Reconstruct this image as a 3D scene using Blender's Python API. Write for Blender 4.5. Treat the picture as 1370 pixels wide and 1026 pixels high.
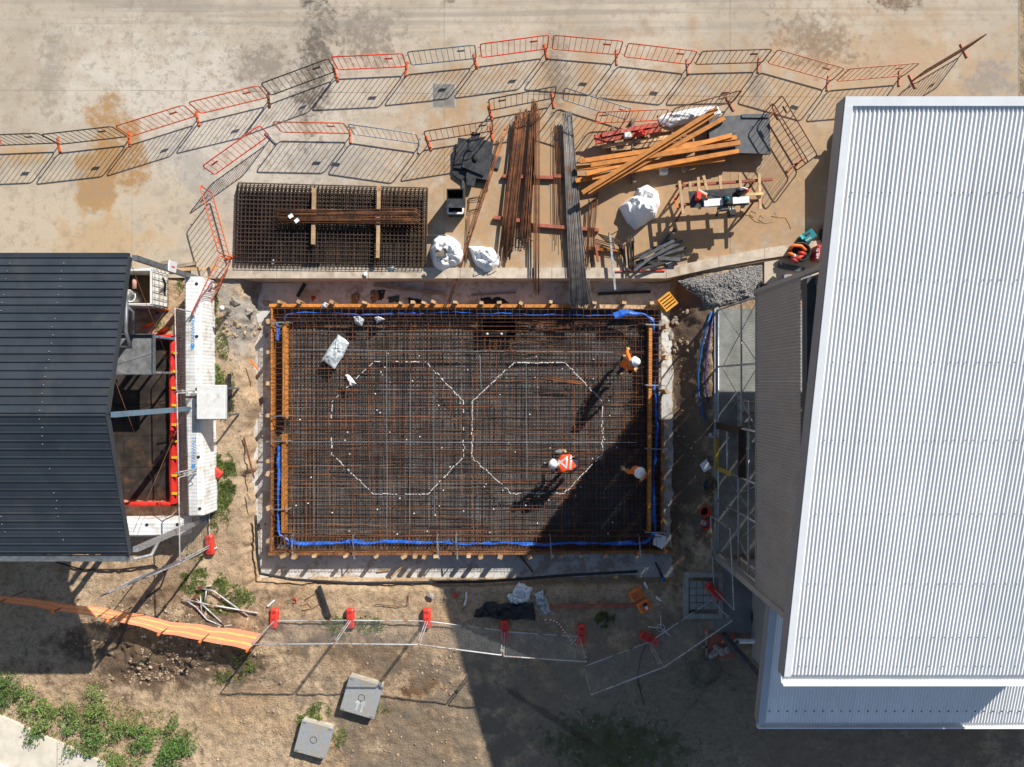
import bpy, bmesh, math, random
from mathutils import Vector, Matrix, noise as mnoise
from mathutils.bvhtree import BVHTree
R = math.radians
rnd = random.Random(7)
sc = bpy.context.scene
COL = sc.collection
for o in list(bpy.data.objects): bpy.data.objects.remove(o)

# ---------------------------------------------------------------- camera, sky, sun, exposure
CAM_H = 22.0          # drone height in metres
F = 950.0             # focal length, in photo pixels (1370 wide)
cam = bpy.data.cameras.new('camera'); camo = bpy.data.objects.new('camera', cam); COL.objects.link(camo)
camo.location = (0, 0, CAM_H); camo.rotation_euler = (0, 0, 0)
cam.sensor_width = 36; cam.lens = 36*F/1370; cam.clip_end = 3000; cam.clip_start = .1
sc.camera = camo
SUN_DIR = Vector((.833, 1.111, 1.0)).normalized()      # towards the sun
EL = math.asin(SUN_DIR.z); AZ = math.atan2(SUN_DIR.x, SUN_DIR.y)
w = bpy.data.worlds.new('World'); sc.world = w; w.use_nodes = True
nt = w.node_tree; nt.nodes.clear()
sky = nt.nodes.new('ShaderNodeTexSky'); sky.sky_type = 'NISHITA'; sky.sun_disc = False
sky.sun_elevation = EL; sky.sun_rotation = AZ; sky.air_density = 1.0; sky.dust_density = .6
bg = nt.nodes.new('ShaderNodeBackground'); bg.inputs[1].default_value = .075
out = nt.nodes.new('ShaderNodeOutputWorld'); nt.links.new(sky.outputs[0], bg.inputs[0]); nt.links.new(bg.outputs[0], out.inputs[0])
sl = bpy.data.lights.new('sun', 'SUN'); sl.energy = 4.8; sl.angle = R(.53); sl.color = (1, .95, .87)
so = bpy.data.objects.new('sun', sl); COL.objects.link(so); so.location = (10, 14, 20)
so.rotation_euler = (-SUN_DIR).to_track_quat('-Z', 'Y').to_euler()
sc.view_settings.view_transform = 'Standard'; sc.view_settings.look = 'None'
sc.view_settings.gamma = 1; sc.view_settings.exposure = .48
sc.render.engine = 'CYCLES'; sc.cycles.max_bounces = 5; sc.cycles.diffuse_bounces = 3; sc.cycles.transparent_max_bounces = 8
sc.cycles.use_denoising = True

# ---------------------------------------------------------------- helpers
def P(px, py, z=0.0):
    """world point at height z for a place measured on the site photo"""
    k = (CAM_H - z)/F
    return Vector(((px-685)*k, (513-py)*k, z))
def PL(pts, z=0.0): return [P(a, b, z) for a, b in pts]

class MB:
    def __init__(s): s.v = []; s.f = []; s.sm = []
    def add(s, vs, fs, smooth=False):
        b = len(s.v); s.v += [tuple(v) for v in vs]; s.f += [tuple(i+b for i in f) for f in fs]; s.sm += [smooth]*len(fs); return s
    def box(s, c, size, rz=0, m=None):
        x, y, z = [a/2 for a in size]
        m = m or Matrix.Rotation(rz, 3, 'Z'); c = Vector(c)
        vs = [c + m @ Vector((i*x, j*y, k*z)) for k in (-1, 1) for j in (-1, 1) for i in (-1, 1)]
        return s.add(vs, [(0,2,3,1),(4,5,7,6),(0,1,5,4),(2,6,7,3),(0,4,6,2),(1,3,7,5)])
    def bbox(s, c, size, rz=0, b=.01):
        """box with chamfered vertical and top edges"""
        x, y, z = [a/2 for a in size]; m = Matrix.Rotation(rz, 3, 'Z'); c = Vector(c)
        def ring(ix, iy, zz, ch):
            p = [(-ix+ch,-iy),(ix-ch,-iy),(ix,-iy+ch),(ix,iy-ch),(ix-ch,iy),(-ix+ch,iy),(-ix,iy-ch),(-ix,-iy+ch)]
            return [c + m @ Vector((a, bb, zz)) for a, bb in p]
        vs = ring(x, y, -z, b) + ring(x, y, z-b, b) + ring(x-b, y-b, z, b)
        fs = [tuple(range(7, -1, -1)), tuple(range(16, 24))]
        for k in (0, 8):
            for i in range(8): fs.append((k+i, k+(i+1) % 8, k+8+(i+1) % 8, k+8+i))
        return s.add(vs, fs)
    def beam(s, a, b, w, h, up=(0, 0, 1)):
        a = Vector(a); b = Vector(b); d = b-a; L = d.length
        if L < 1e-6: return s
        d /= L; up = Vector(up)
        if abs(d.dot(up)) > .98: up = Vector((1, 0, 0))
        sd = d.cross(up).normalized(); u = sd.cross(d)
        m = Matrix((d, sd, u)).transposed()
        return s.box((a+b)/2, (L, w, h), m=m)
    def tube(s, pts, r, n=6, cap=True, smooth=True):
        pts = [Vector(p) for p in pts]; rs = r if isinstance(r, (list, tuple)) else [r]*len(pts)
        vs = []; fs = []; prev = None
        for i, p in enumerate(pts):
            t = (pts[min(i+1, len(pts)-1)] - pts[max(i-1, 0)])
            t = t.normalized() if t.length > 1e-9 else Vector((0, 0, 1))
            if prev is None:
                a = Vector((0, 0, 1)) if abs(t.z) < .9 else Vector((1, 0, 0))
                u = t.cross(a).normalized()
            else:
                u = prev - t*prev.dot(t); u = u.normalized() if u.length > 1e-6 else t.orthogonal().normalized()
            prev = u; v = t.cross(u)
            for k in range(n):
                an = 2*math.pi*k/n; vs.append(p + (u*math.cos(an) + v*math.sin(an))*rs[i])
        for i in range(len(pts)-1):
            for k in range(n):
                fs.append((i*n+k, i*n+(k+1) % n, (i+1)*n+(k+1) % n, (i+1)*n+k))
        s.add(vs, fs, smooth)
        if cap:
            b = len(s.v)-len(vs)
            s.f.append(tuple(b+k for k in reversed(range(n)))); s.f.append(tuple(b+(len(pts)-1)*n+k for k in range(n))); s.sm += [False, False]
        return s
    def lathe(s, c, prof, n=16, m=None, smooth=True, sx=1, sy=1):
        c = Vector(c); m = m or Matrix.Identity(3); vs = []; fs = []
        for r, z in prof:
            for k in range(n):
                a = 2*math.pi*k/n; vs.append(c + m @ Vector((r*math.cos(a)*sx, r*math.sin(a)*sy, z)))
        for i in range(len(prof)-1):
            for k in range(n): fs.append((i*n+k, i*n+(k+1) % n, (i+1)*n+(k+1) % n, (i+1)*n+k))
        return s.add(vs, fs, smooth)
    def prism(s, poly, z0, z1):
        n = len(poly); poly = [(p[0], p[1]) for p in poly]
        ar = sum(poly[i][0]*poly[(i+1) % n][1]-poly[(i+1) % n][0]*poly[i][1] for i in range(n))
        if ar < 0: poly = poly[::-1]
        vs = [(x, y, z0) for x, y in poly] + [(x, y, z1) for x, y in poly]
        fs = [tuple(range(n-1, -1, -1)), tuple(range(n, 2*n))] + [(i, (i+1) % n, n+(i+1) % n, n+i) for i in range(n)]
        return s.add(vs, fs)
    def grid(s, fn, nu, nv, smooth=True):
        vs = [fn(i/nu, j/nv) for j in range(nv+1) for i in range(nu+1)]
        fs = [(j*(nu+1)+i, j*(nu+1)+i+1, (j+1)*(nu+1)+i+1, (j+1)*(nu+1)+i) for j in range(nv) for i in range(nu)]
        return s.add(vs, fs, smooth)
    def mesh(s, name, mat):
        me = bpy.data.meshes.new(name); me.from_pydata([tuple(v) for v in s.v], [], s.f)
        me.polygons.foreach_set('use_smooth', s.sm); me.materials.append(mat); me.update(); return me
    def build(s, name, mat, parent=None, local=False):
        """world-space vertices; with a parent they are made relative to it"""
        off = Vector((0, 0, 0))
        if parent is not None and not local:
            p = parent
            while p: off += p.location; p = p.parent
        elif parent is None and not local and s.v:
            xs = [v[0] for v in s.v]; ys = [v[1] for v in s.v]; zs = [v[2] for v in s.v]
            off = Vector(((min(xs)+max(xs))/2, (min(ys)+max(ys))/2, min(zs)))
        s.v = [(v[0]-off.x, v[1]-off.y, v[2]-off.z) for v in s.v]
        o = bpy.data.objects.new(name, s.mesh(name, mat)); COL.objects.link(o)
        if parent is not None: o.parent = parent
        elif not local: o.location = off
        return o
def tag(o, label=None, cat=None, group=None, kind=None):
    if label: o['label'] = label
    if cat: o['category'] = cat
    if group: o['group'] = group
    if kind: o['kind'] = kind
    return o
def thing(name, label, cat, loc=(0, 0, 0), rz=0, group=None):
    o = bpy.data.objects.new(name, None); COL.objects.link(o); o.empty_display_size = .2
    o.location = loc; o.rotation_euler = (0, 0, rz)
    return tag(o, label, cat, group)
def part(name, me, parent, loc=(0, 0, 0), rot=(0, 0, 0), scale=(1, 1, 1)):
    o = bpy.data.objects.new(name, me); COL.objects.link(o); o.parent = parent
    o.location = loc; o.rotation_euler = rot; o.scale = scale; return o
def struct(o): o['kind'] = 'structure'; return o
def fbm(x, y, s=1.0, o=4, seed=0.0):
    return mnoise.fractal(Vector((x*s+seed, y*s-seed*.7, seed*1.3)), .55, 2.0, o)
def sstep(a, b, x):
    t = max(0, min(1, (x-a)/(b-a))) if a != b else float(x > a)
    return t*t*(3-2*t)

# ---------------------------------------------------------------- node helpers
class NT:
    def __init__(s, name):
        s.m = bpy.data.materials.new(name); s.m.use_nodes = True; s.t = s.m.node_tree
        s.b = s.t.nodes['Principled BSDF']; s._geo = None; s._tc = None
    def n(s, t, **k):
        x = s.t.nodes.new(t)
        for a, v in k.items(): setattr(x, a, v)
        return x
    def put(s, sock, v):
        if isinstance(v, bpy.types.NodeSocket): s.t.links.new(v, sock)
        elif isinstance(v, (int, float)):
            sock.default_value = v if not hasattr(sock.default_value, '__len__') else [v]*len(sock.default_value)
        else:
            v = list(v); L = len(sock.default_value)
            if L == 4 and len(v) == 3: v.append(1)
            sock.default_value = v
    @property
    def pos(s):
        if not s._geo: s._geo = s.n('ShaderNodeNewGeometry')
        return s._geo.outputs['Position']
    @property
    def obj(s):
        if not s._tc: s._tc = s.n('ShaderNodeTexCoord')
        return s._tc.outputs['Object']
    def noise(s, scale, detail=4, rough=.55, vec=None, dist=0):
        x = s.n('ShaderNodeTexNoise'); s.put(x.inputs['Vector'], vec or s.pos)
        x.inputs['Scale'].default_value = scale; x.inputs['Detail'].default_value = detail
        x.inputs['Roughness'].default_value = rough; x.inputs['Distortion'].default_value = dist
        return x.outputs['Fac']
    def vor(s, scale, vec=None, feat='F1', out='Distance'):
        x = s.n('ShaderNodeTexVoronoi', feature=feat); s.put(x.inputs['Vector'], vec or s.pos); x.inputs['Scale'].default_value = scale
        return x.outputs[out]
    def math(s, op, a, b=0.0, c=None, clamp=False):
        x = s.n('ShaderNodeMath', operation=op, use_clamp=clamp); s.put(x.inputs[0], a); s.put(x.inputs[1], b)
        if c is not None: s.put(x.inputs[2], c)
        return x.outputs[0]
    def rng(s, v, a, b, c=0.0, d=1.0, smooth=True):
        x = s.n('ShaderNodeMapRange', interpolation_type='SMOOTHSTEP' if smooth else 'LINEAR')
        s.put(x.inputs[0], v); x.inputs[1].default_value = a; x.inputs[2].default_value = b; x.inputs[3].default_value = c; x.inputs[4].default_value = d
        return x.outputs[0]
    def mix(s, f, a, b, bt='MIX'):
        x = s.n('ShaderNodeMix', data_type='RGBA', blend_type=bt); s.put(x.inputs[0], f); s.put(x.inputs[6], a); s.put(x.inputs[7], b)
        return x.outputs[2]
    def map(s, vec=None, sc=(1, 1, 1), rot=(0, 0, 0), loc=(0, 0, 0)):
        x = s.n('ShaderNodeMapping'); s.put(x.inputs[0], vec or s.pos); x.inputs[1].default_value = loc; x.inputs[2].default_value = rot; x.inputs[3].default_value = sc
        return x.outputs[0]
    def blob(s, px, py, rx, ry, rot=0, edge=.35, ns=1.6, amp=.9, nz=None):
        """soft irregular patch centred on a place (photo px; radii in px)"""
        c = P(px, py); k = CAM_H/F; vm = s.n('ShaderNodeVectorMath', operation='SUBTRACT'); s.put(vm.inputs[0], s.pos); vm.inputs[1].default_value = c
        mp = s.n('ShaderNodeMapping', vector_type='POINT'); s.t.links.new(vm.outputs[0], mp.inputs[0])
        mp.inputs[2].default_value = (0, 0, R(rot))
        sc_ = s.n('ShaderNodeVectorMath', operation='MULTIPLY'); s.t.links.new(mp.outputs[0], sc_.inputs[0]); sc_.inputs[1].default_value = (1/(rx*k), 1/(ry*k), 0)
        ln = s.n('ShaderNodeVectorMath', operation='LENGTH'); s.t.links.new(sc_.outputs[0], ln.inputs[0])
        nn = nz if nz is not None else s.noise(ns, 6, .62)
        d = s.math('ADD', ln.outputs['Value'], s.math('MULTIPLY', s.math('SUBTRACT', nn, .5), amp*4.2))
        return s.rng(d, 1+edge, 1-edge)
    def bump(s, h, strength=.4, dist=.02):
        x = s.n('ShaderNodeBump'); x.inputs['Strength'].default_value = strength; x.inputs['Distance'].default_value = dist
        s.put(x.inputs['Height'], h); s.t.links.new(x.outputs[0], s.b.inputs['Normal'])
    def done(s, col, rough=.8, metal=0, spec=.3):
        s.put(s.b.inputs['Base Color'], col); s.put(s.b.inputs['Roughness'], rough); s.put(s.b.inputs['Metallic'], metal)
        s.b.inputs['Specular IOR Level'].default_value = spec
        return s.m
def lerp3(a, f): return tuple(min(1, x*f) for x in a)
def M(name, col, rough=.6, metal=0, var=.2, scale=6, col2=None, amt=.5, bump=0, bscale=40, spec=.35, rand=.12, world=False):
    """plain painted / natural surface with grain, blotches and per-object variation"""
    t = NT(name); v = t.pos if world else t.obj
    n1 = t.noise(scale, 5, .6, v)
    c = t.mix(t.rng(n1, .3, .7), lerp3(col, 1-var), lerp3(col, 1+var))
    if col2: c = t.mix(t.rng(t.noise(scale*.8, 6, .7, t.map(v, loc=(3.3, 1.7, 9))), .62-amt*.3, .68-amt*.3+.12), c, col2)
    if rand:
        oi = t.n('ShaderNodeObjectInfo'); f = t.rng(oi.outputs['Random'], 0, 1, 1-rand, 1+rand, False)
        c = t.mix(1.0, c, f, 'MULTIPLY')
    if bump: t.bump(t.noise(bscale, 3, .6, v), bump, .01)
    return t.done(c, t.rng(n1, .3, .7, max(0, rough-.08), min(1, rough+.08)), metal, spec)
# ---------------------------------------------------------------- shared materials
MAT = {}
MAT['orange_steel'] = M('orange_steel', (.62,.11,.03), .5, 0, .2, 9, (.28,.09,.04), .35)
MAT['red_steel'] = M('red_steel', (.68,.05,.02), .45, 0, .15, 9, (.3,.06,.03), .2)
MAT['faded_steel'] = M('faded_steel', (.55,.2,.11), .6, 0, .2, 9, (.3,.13,.08), .4)
MAT['black_steel'] = M('black_steel', (.035,.03,.028), .5, 0, .3, 9, (.1,.045,.025), .35)
MAT['rusty_steel'] = M('rusty_steel', (.16,.06,.03), .75, 0, .35, 9, (.07,.035,.02), .4)
MAT['galv'] = M('galvanised_steel', (.42,.44,.45), .42, .6, .2, 14, (.3,.3,.3), .4)
MAT['galv_rust'] = M('galvanised_steel_with_rust', (.45,.46,.46), .5, .3, .2, 5, (.28,.09,.03), .42)
MAT['dark_frame'] = M('dark_galvanised_frame', (.16,.18,.2), .5, .5, .2, 9)
MAT['rebar'] = M('rusty_rebar', (.17,.066,.028), .8, 0, .35, 4, (.075,.036,.02), .5, rand=.35, world=True)
MAT['rebar_orange'] = M('orange_rusted_rebar', (.3,.105,.035), .8, 0, .35, 2.5, (.085,.042,.026), .55, rand=.3, world=True)
MAT['rebar_dark'] = M('dark_rebar_mesh', (.058,.038,.03), .75, .1, .35, 4, (.11,.05,.028), .35, rand=.2, world=True)
MAT['rebar_grey'] = M('mill_grey_rebar', (.17,.155,.145), .55, .35, .3, 4, (.2,.085,.04), .3, rand=.25, world=True)
MAT['lvl'] = M('orange_timber_beam', (.54,.21,.045), .68, 0, .2, 4, (.36,.125,.025), .35, bump=.2, rand=.24)
MAT['timber'] = M('pale_sawn_timber', (.5,.33,.18), .8, 0, .22, 6, (.3,.17,.08), .3, rand=.25)
MAT['timber_grey'] = M('weathered_timber', (.28,.22,.17), .85, 0, .25, 6, (.16,.12,.09), .35, rand=.2)
MAT['timber_red'] = M('red_stained_timber', (.33,.1,.065), .8, 0, .25, 6, (.2,.07,.045), .4)
MAT['ply_black'] = M('black_form_ply', (.035,.037,.04), .45, 0, .3, 5, (.11,.1,.09), .3)
MAT['plate_grey'] = M('dark_grey_plate', (.075,.08,.088), .5, .1, .25, 5, (.13,.13,.13), .3)
MAT['bag'] = M('white_woven_sack', (.8,.8,.79), .7, 0, .05, 7, (.66,.66,.66), .2, bump=.15, bscale=14)
MAT['plastic_clear'] = M('cloudy_plastic_film', (.45,.48,.49), .3, 0, .15, 8, (.25,.27,.28), .45, bump=.5, bscale=18, spec=.6)
MAT['blue'] = M('blue_membrane', (.012,.11,.52), .42, 0, .3, 6, (.05,.19,.55), .45, spec=.5)
MAT['red_plastic'] = M('red_plastic', (.66,.05,.03), .45, 0, .12, 10, (.45,.07,.05), .3)
MAT['orange_plastic'] = M('orange_plastic', (.75,.17,.03), .5, 0, .12, 10)
MAT['yellow_plastic'] = M('yellow_plastic', (.85,.5,.02), .5, 0, .1, 10)
MAT['white_plastic'] = M('white_plastic', (.74,.74,.72), .45, 0, .08, 6, (.55,.5,.44), .25)
MAT['white_paint'] = M('white_paint', (.78,.79,.8), .5, 0, .05, 8)
MAT['paper'] = M('white_paper', (.75,.77,.8), .8, 0, .05, 8)
MAT['black_rubber'] = M('black_rubber', (.022,.022,.024), .6, 0, .3, 8, (.06,.055,.05), .3)
MAT['dark_void'] = M('dark_interior', (.015,.015,.016), .8)
MAT['teal'] = M('teal_plastic', (.0,.16,.19), .5, 0, .12, 10)
MAT['case_red'] = M('dark_red_plastic', (.42,.035,.04), .5, 0, .12, 10)
MAT['canvas'] = M('olive_canvas', (.13,.1,.06), .9, 0, .25, 12)
MAT['leaf'] = M('weed_leaf', (.17,.24,.06), .6, 0, .4, 3, (.2,.24,.07), .4, world=True)
MAT['leaf_dark'] = M('shrub_leaf', (.1,.175,.04), .6, 0, .4, 3, (.09,.16,.03), .4, world=True)
MAT['grass'] = M('dry_grass', (.12,.17,.035), .7, 0, .4, 2, (.28,.24,.09), .35, world=True)
MAT['stone'] = M('grey_stone', (.3,.26,.22), .9, 0, .35, 9, (.2,.17,.14), .3, world=True)
MAT['cardboard'] = M('brown_cardboard', (.3,.19,.1), .85, 0, .2, 8)
MAT['blue_plastic'] = M('blue_plastic', (.015,.1,.3), .5, 0, .15, 9)
MAT['purple_plastic'] = M('purple_conduit', (.05,.035,.17), .5, 0, .15, 9)

# ---------------------------------------------------------------- terrain
PIT = -.72
def pxy(x, y): return x*F/CAM_H+685, 513-y*F/CAM_H          # ground metres -> photo px
def terr(x, y):
    px, py = pxy(x, y)
    z = .03*fbm(x, y, .5, 3) + .03*fbm(x, y, 2.2, 4, 3) - .045*abs(fbm(x, y, 1.7, 4, 9)) + .014*fbm(x, y, 7, 3, 9)
    n = fbm(x, y, .9, 5, 5)
    # spoil banks lower left
    bank = sstep(.0, 1, 1-abs((py-(862+.04*(px-200)+10*n))/60)) * sstep(90, 170, px)*sstep(420, 330, px)
    z += bank*(.25+.12*n+.09*fbm(x, y, 4, 4, 12))
    z += .1*sstep(1, 0, math.hypot((px-320)/26, (py-425)/34)) * (1.4+n)
    # excavation
    e = 14*n
    dl = px-(325+e*.8); dr = (950+e*.3)-px; dt = py-372; db = (787+e*.25)-py
    wl = sstep(0, 9, dl); wr = sstep(0, 50, dr); wb = sstep(0, 7, db)
    if px > 880: wl *= sstep(1.0, .0, sstep(900, 935, px)*sstep(408, 378, py))
    if dt > -40: z += (PIT-z)*wl*wr*wb
    return z
xs = []
def axis(lim, fine, st):
    a = [-lim+i*st for i in range(int(2*lim/st)+1)]; e = []
    d = st; p = a[-1]
    while p < 600: d *= 1.45; p += d; e.append(p)
    return [-q for q in reversed(e)] + a + e
gx = axis(17.6, 0, .065); gy = axis(13.2, 0, .065)
def ground_sheet():
    nx, ny = len(gx), len(gy); vs = []
    for y in gy:
        for x in gx:
            vs.append((x, y, terr(x, y) if abs(x) < 17.8 and abs(y) < 13.4 else 0.0))
    fs = [(j*nx+i, j*nx+i+1, (j+1)*nx+i+1, (j+1)*nx+i) for j in range(ny-1) for i in range(nx-1)]
    return vs, fs
def soil_mat():
    t = NT('site_soil')
    n1 = t.noise(.55, 6, .62); n2 = t.noise(3.2, 6, .65); n3 = t.noise(22, 5, .7); n4 = t.noise(70, 2, .6)
    c = t.mix(t.rng(n1, .32, .68), (.5,.34,.2), (.67,.5,.33))
    c = t.mix(t.math('MULTIPLY', t.rng(n2, .48, .68), .8), c, (.36,.255,.165))
    c = t.mix(t.math('MULTIPLY', t.rng(t.noise(7, 6, .7), .5, .62), .5), c, (.25,.175,.115))
    def put(c, col, f, *a, **k):
        return t.mix(t.math('MULTIPLY', t.blob(*a, **k), f), c, col)
    e = t.noise(1.3, 6, .65)
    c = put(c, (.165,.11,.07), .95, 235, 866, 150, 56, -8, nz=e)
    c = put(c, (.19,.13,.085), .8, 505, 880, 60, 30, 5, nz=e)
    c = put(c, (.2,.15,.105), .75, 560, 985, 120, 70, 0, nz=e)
    c = put(c, (.2,.105,.045), .9, 566, 916, 26, 15, -18, nz=n2)
    c = put(c, (.4,.37,.33), .9, 320, 428, 26, 48, 0, nz=e)
    c = put(c, (.5,.37,.25), .6, 305, 640, 30, 140, 0, nz=e)
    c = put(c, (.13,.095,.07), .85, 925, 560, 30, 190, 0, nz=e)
    c = put(c, (.2,.14,.1), .8, 910, 420, 40, 40, 0, nz=e)
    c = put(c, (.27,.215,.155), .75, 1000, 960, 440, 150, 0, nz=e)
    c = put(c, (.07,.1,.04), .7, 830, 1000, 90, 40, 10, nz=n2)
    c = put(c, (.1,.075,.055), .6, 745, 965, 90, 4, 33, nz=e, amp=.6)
    c = put(c, (.23,.19,.12), .7, 1400, 60, 60, 90, 0, nz=e)
    speck = t.rng(n3, .57, .66)
    c = t.mix(t.math('MULTIPLY', t.rng(t.noise(12, 4, .7, t.map(loc=(2, 8, 5))), .56, .64), .55), c, (.22,.155,.1))
    c = t.mix(t.math('MULTIPLY', speck, .5), c, (.17,.12,.08))
    c = t.mix(t.math('MULTIPLY', t.rng(n4, .66, .74), .5), c, (.55,.47,.38))
    h = t.math('ADD', t.math('MULTIPLY', n3, .6), t.math('ADD', t.math('MULTIPLY', n4, .25), n2))
    t.bump(h, 1.0, .09)
    return t.done(c, .95, 0, .15)
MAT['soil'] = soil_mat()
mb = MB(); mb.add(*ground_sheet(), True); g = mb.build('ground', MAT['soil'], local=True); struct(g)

# ---------------------------------------------------------------- concrete yard
def yard_mat():
    t = NT('yard_concrete')
    n1 = t.noise(.35, 6, .6); n2 = t.noise(2.3, 7, .68); n3 = t.noise(18, 5, .7); st = t.noise(1.1, 5, .6, t.map(sc=(.16, 1.5, 1)))
    c = t.mix(t.rng(n1, .3, .7), (.38,.32,.245), (.51,.44,.35))
    c = t.mix(t.math('MULTIPLY', t.rng(st, .5, .72), .5), c, (.32,.265,.195))
    e = t.noise(1.5, 7, .66); e2 = t.noise(4.5, 7, .7)
    brk = t.rng(t.noise(5.5, 7, .74, t.map(loc=(4, 9, 2))), .36, .54, .4, 1.0)
    def put(c, col, f, *a, **k):
        b = t.blob(*a, **k)
        if max(col) < .37: b = t.math('MULTIPLY', b, brk)
        return t.mix(t.math('MULTIPLY', b, f), c, col)
    c = put(c, (.41,.26,.14), 1.0, 890, 262, 400, 150, 0, nz=e, edge=.6)      # tan dust over the work area
    c = put(c, (.43,.3,.185), .85, 1180, 120, 170, 90, 0, nz=e, edge=.6)
    c = put(c, (.56,.515,.445), .7, 300, 160, 190, 90, 15, nz=e, edge=.5)        # washed pale area
    c = put(c, (.5,.41,.3), .8, 90, 300, 190, 60, 0, nz=e, edge=.5)
    # broken grey film over the pale concrete
    br = t.math('MULTIPLY', t.rng(e2, .54, .6), t.blob(300, 130, 230, 110, 20, nz=e, edge=.5))
    c = t.mix(t.math('MULTIPLY', br, .55), c, (.29,.26,.22))
    c = put(c, (.36,.335,.3), .75, 265, 235, 22, 60, -35, nz=e2, edge=.2, amp=1.2)
    c = put(c, (.33,.30,.26), .75, 440, 218, 60, 22, 0, nz=e2, edge=.25, amp=1.2)
    c = put(c, (.27,.235,.19), .65, 72, 95, 15, 50, 5, nz=e2, edge=.3, amp=1.3)
    c = put(c, (.12,.1,.08), .95, 422, 85, 22, 80, 8, nz=e2, edge=.5, amp=1.0)
    c = put(c, (.2,.17,.14), .8, 352, 92, 36, 32, 0, nz=e2, edge=.5, amp=1.3)
    c = put(c, (.18,.15,.12), .8, 490, 50, 40, 30, 0, nz=e2, edge=.5, amp=1.4)
    c = put(c, (.06,.05,.045), .9, 410, 6, 7, 9, 0, nz=e2, edge=.5, amp=.8)
    c = put(c, (.12,.1,.08), .9, 602, 2, 7, 4, 0, nz=e2, edge=.5, amp=.8)
    c = put(c, (.19,.145,.1), .75, 742, 105, 14, 55, 0, nz=e2, edge=.6, amp=1.0)
    c = put(c, (.2,.15,.11), .6, 1012, 112, 10, 34, 0, nz=e2, edge=.6, amp=1.0)
    c = put(c, (.14,.09,.055), .9, 1200, 2, 26, 14, 0, nz=e2, edge=.4, amp=1.2)
    c = put(c, (.2,.2,.2), .6, 1320, 108, 26, 22, -30, nz=e2, edge=.6, amp=1.3)
    c = put(c, (.19,.13,.08), .75, 1090, 55, 46, 28, 20, nz=e2, edge=.6, amp=1.5)
    c = put(c, (.27,.2,.13), .5, 1180, 300, 200, 100, 0, nz=e2, edge=.6, amp=1.5)
    c = put(c, (.36,.2,.075), .9, 158, 190, 32, 66, -22, nz=e, edge=.22, amp=.55)   # orange mud-water stain
    c = put(c, (.37,.21,.085), .88, 132, 240, 28, 46, 12, nz=e, edge=.25, amp=.6)
    c = put(c, (.46,.3,.15), .6, 140, 320, 60, 30, 0, nz=e, edge=.5, amp=1.0)
    c = put(c, (.46,.29,.14), .75, 35, 207, 30, 12, 0, nz=e2, edge=.5, amp=1.0)
    # dark specks and tyre lines
    c = t.mix(t.math('MULTIPLY', t.rng(n3, .56, .66), .4), c, (.24,.2,.16))
    c = t.mix(t.math('MULTIPLY', t.rng(t.noise(3.0, 8, .75, t.map(loc=(7, 3, 1))), .5, .64), .55), c, (.29,.235,.17))
    ty = t.noise(2.2, 4, .6, t.map(sc=(.05, 2.6, 1), rot=(0, 0, R(2))))
    tb = t.blob(560, 18, 760, 26, 0, nz=e, edge=.6, amp=.3)
    c = t.mix(t.math('MULTIPLY', t.math('MULTIPLY', t.rng(ty, .45, .62), tb), .6), c, (.27,.24,.2))
    t.bump(t.math('ADD', t.math('MULTIPLY', n3, .5), n2), .25, .02)
    return t.done(c, t.rng(n2, .3, .7, .75, .92), 0, .25)
MAT['yard'] = yard_mat()
PADZ = .06
yard = thing('concrete_yard', None, None); struct(yard)
pad_mb = MB(); 
base = MB().prism(PL([(-2200, -1800), (1372, -1800), (1362, 345), (1045, 346), (890, 372), (-2200, 372)]), -.9, .045).build('joint_bed', M('joint_filler', (.24,.205,.165), .9, world=True), yard)
cxs = [-2200, 178, 594.5, 976, 1360]; rws = [-1800, 122, 372]
gp = .16
for i in range(4):
    for j in range(2):
        x0, x1 = cxs[i]+gp, cxs[i+1]-gp; y0, y1 = rws[j]+gp, rws[j+1]-gp
        yo = (118, 122, 126, 130, 133)
        if j == 0: poly = [(x0, y0), (x1, y0), (x1, yo[i+1]-gp), (x0, yo[i]-gp)]
        else:
            poly = [(x0, yo[i]+gp), (x1, yo[i+1]+gp), (x1, y1), (x0, y1)]
            if i == 2: poly = [(x0, yo[i]+gp), (x1, yo[i+1]+gp), (x1, 358), (890, y1), (x0, y1)]
            if i == 3: poly = [(x0, yo[i]+gp), (x1, yo[i+1]+gp), (x1, 344), (1045, 346), (x0, 358)]
        MB().prism(PL(poly), -.3, PADZ+.0012*((i*3+j*2) % 4)).build('slab_panel', MAT['yard'], yard)
# kerb upstand along the excavation
kerb_m = M('kerb_concrete', (.5,.42,.33), .85, 0, .18, 3, (.36,.27,.19), .4, bump=.2, rand=.06, world=True)
kb = thing('concrete_kerb', None, None); struct(kb)
def kseg(a, b, w0=-14, z=.13):
    MB().prism([P(*a, 0), P(*b, 0), P(b[0], b[1]+w0, 0), P(a[0], a[1]+w0, 0)], -1.0, z).build('kerb_length', kerb_m, kb)
kx = [258, 372, 494, 616, 738, 832, 890]
for a, b in zip(kx[:-1], kx[1:]): kseg((a+.25, 373), (b-.25, 373), z=.13+rnd.uniform(-.003, .003))
kseg((890.3, 373), (960, 358)); kseg((960.4, 358), (1021, 347)); kseg((1021.4, 347), (1110, 334))
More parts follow.
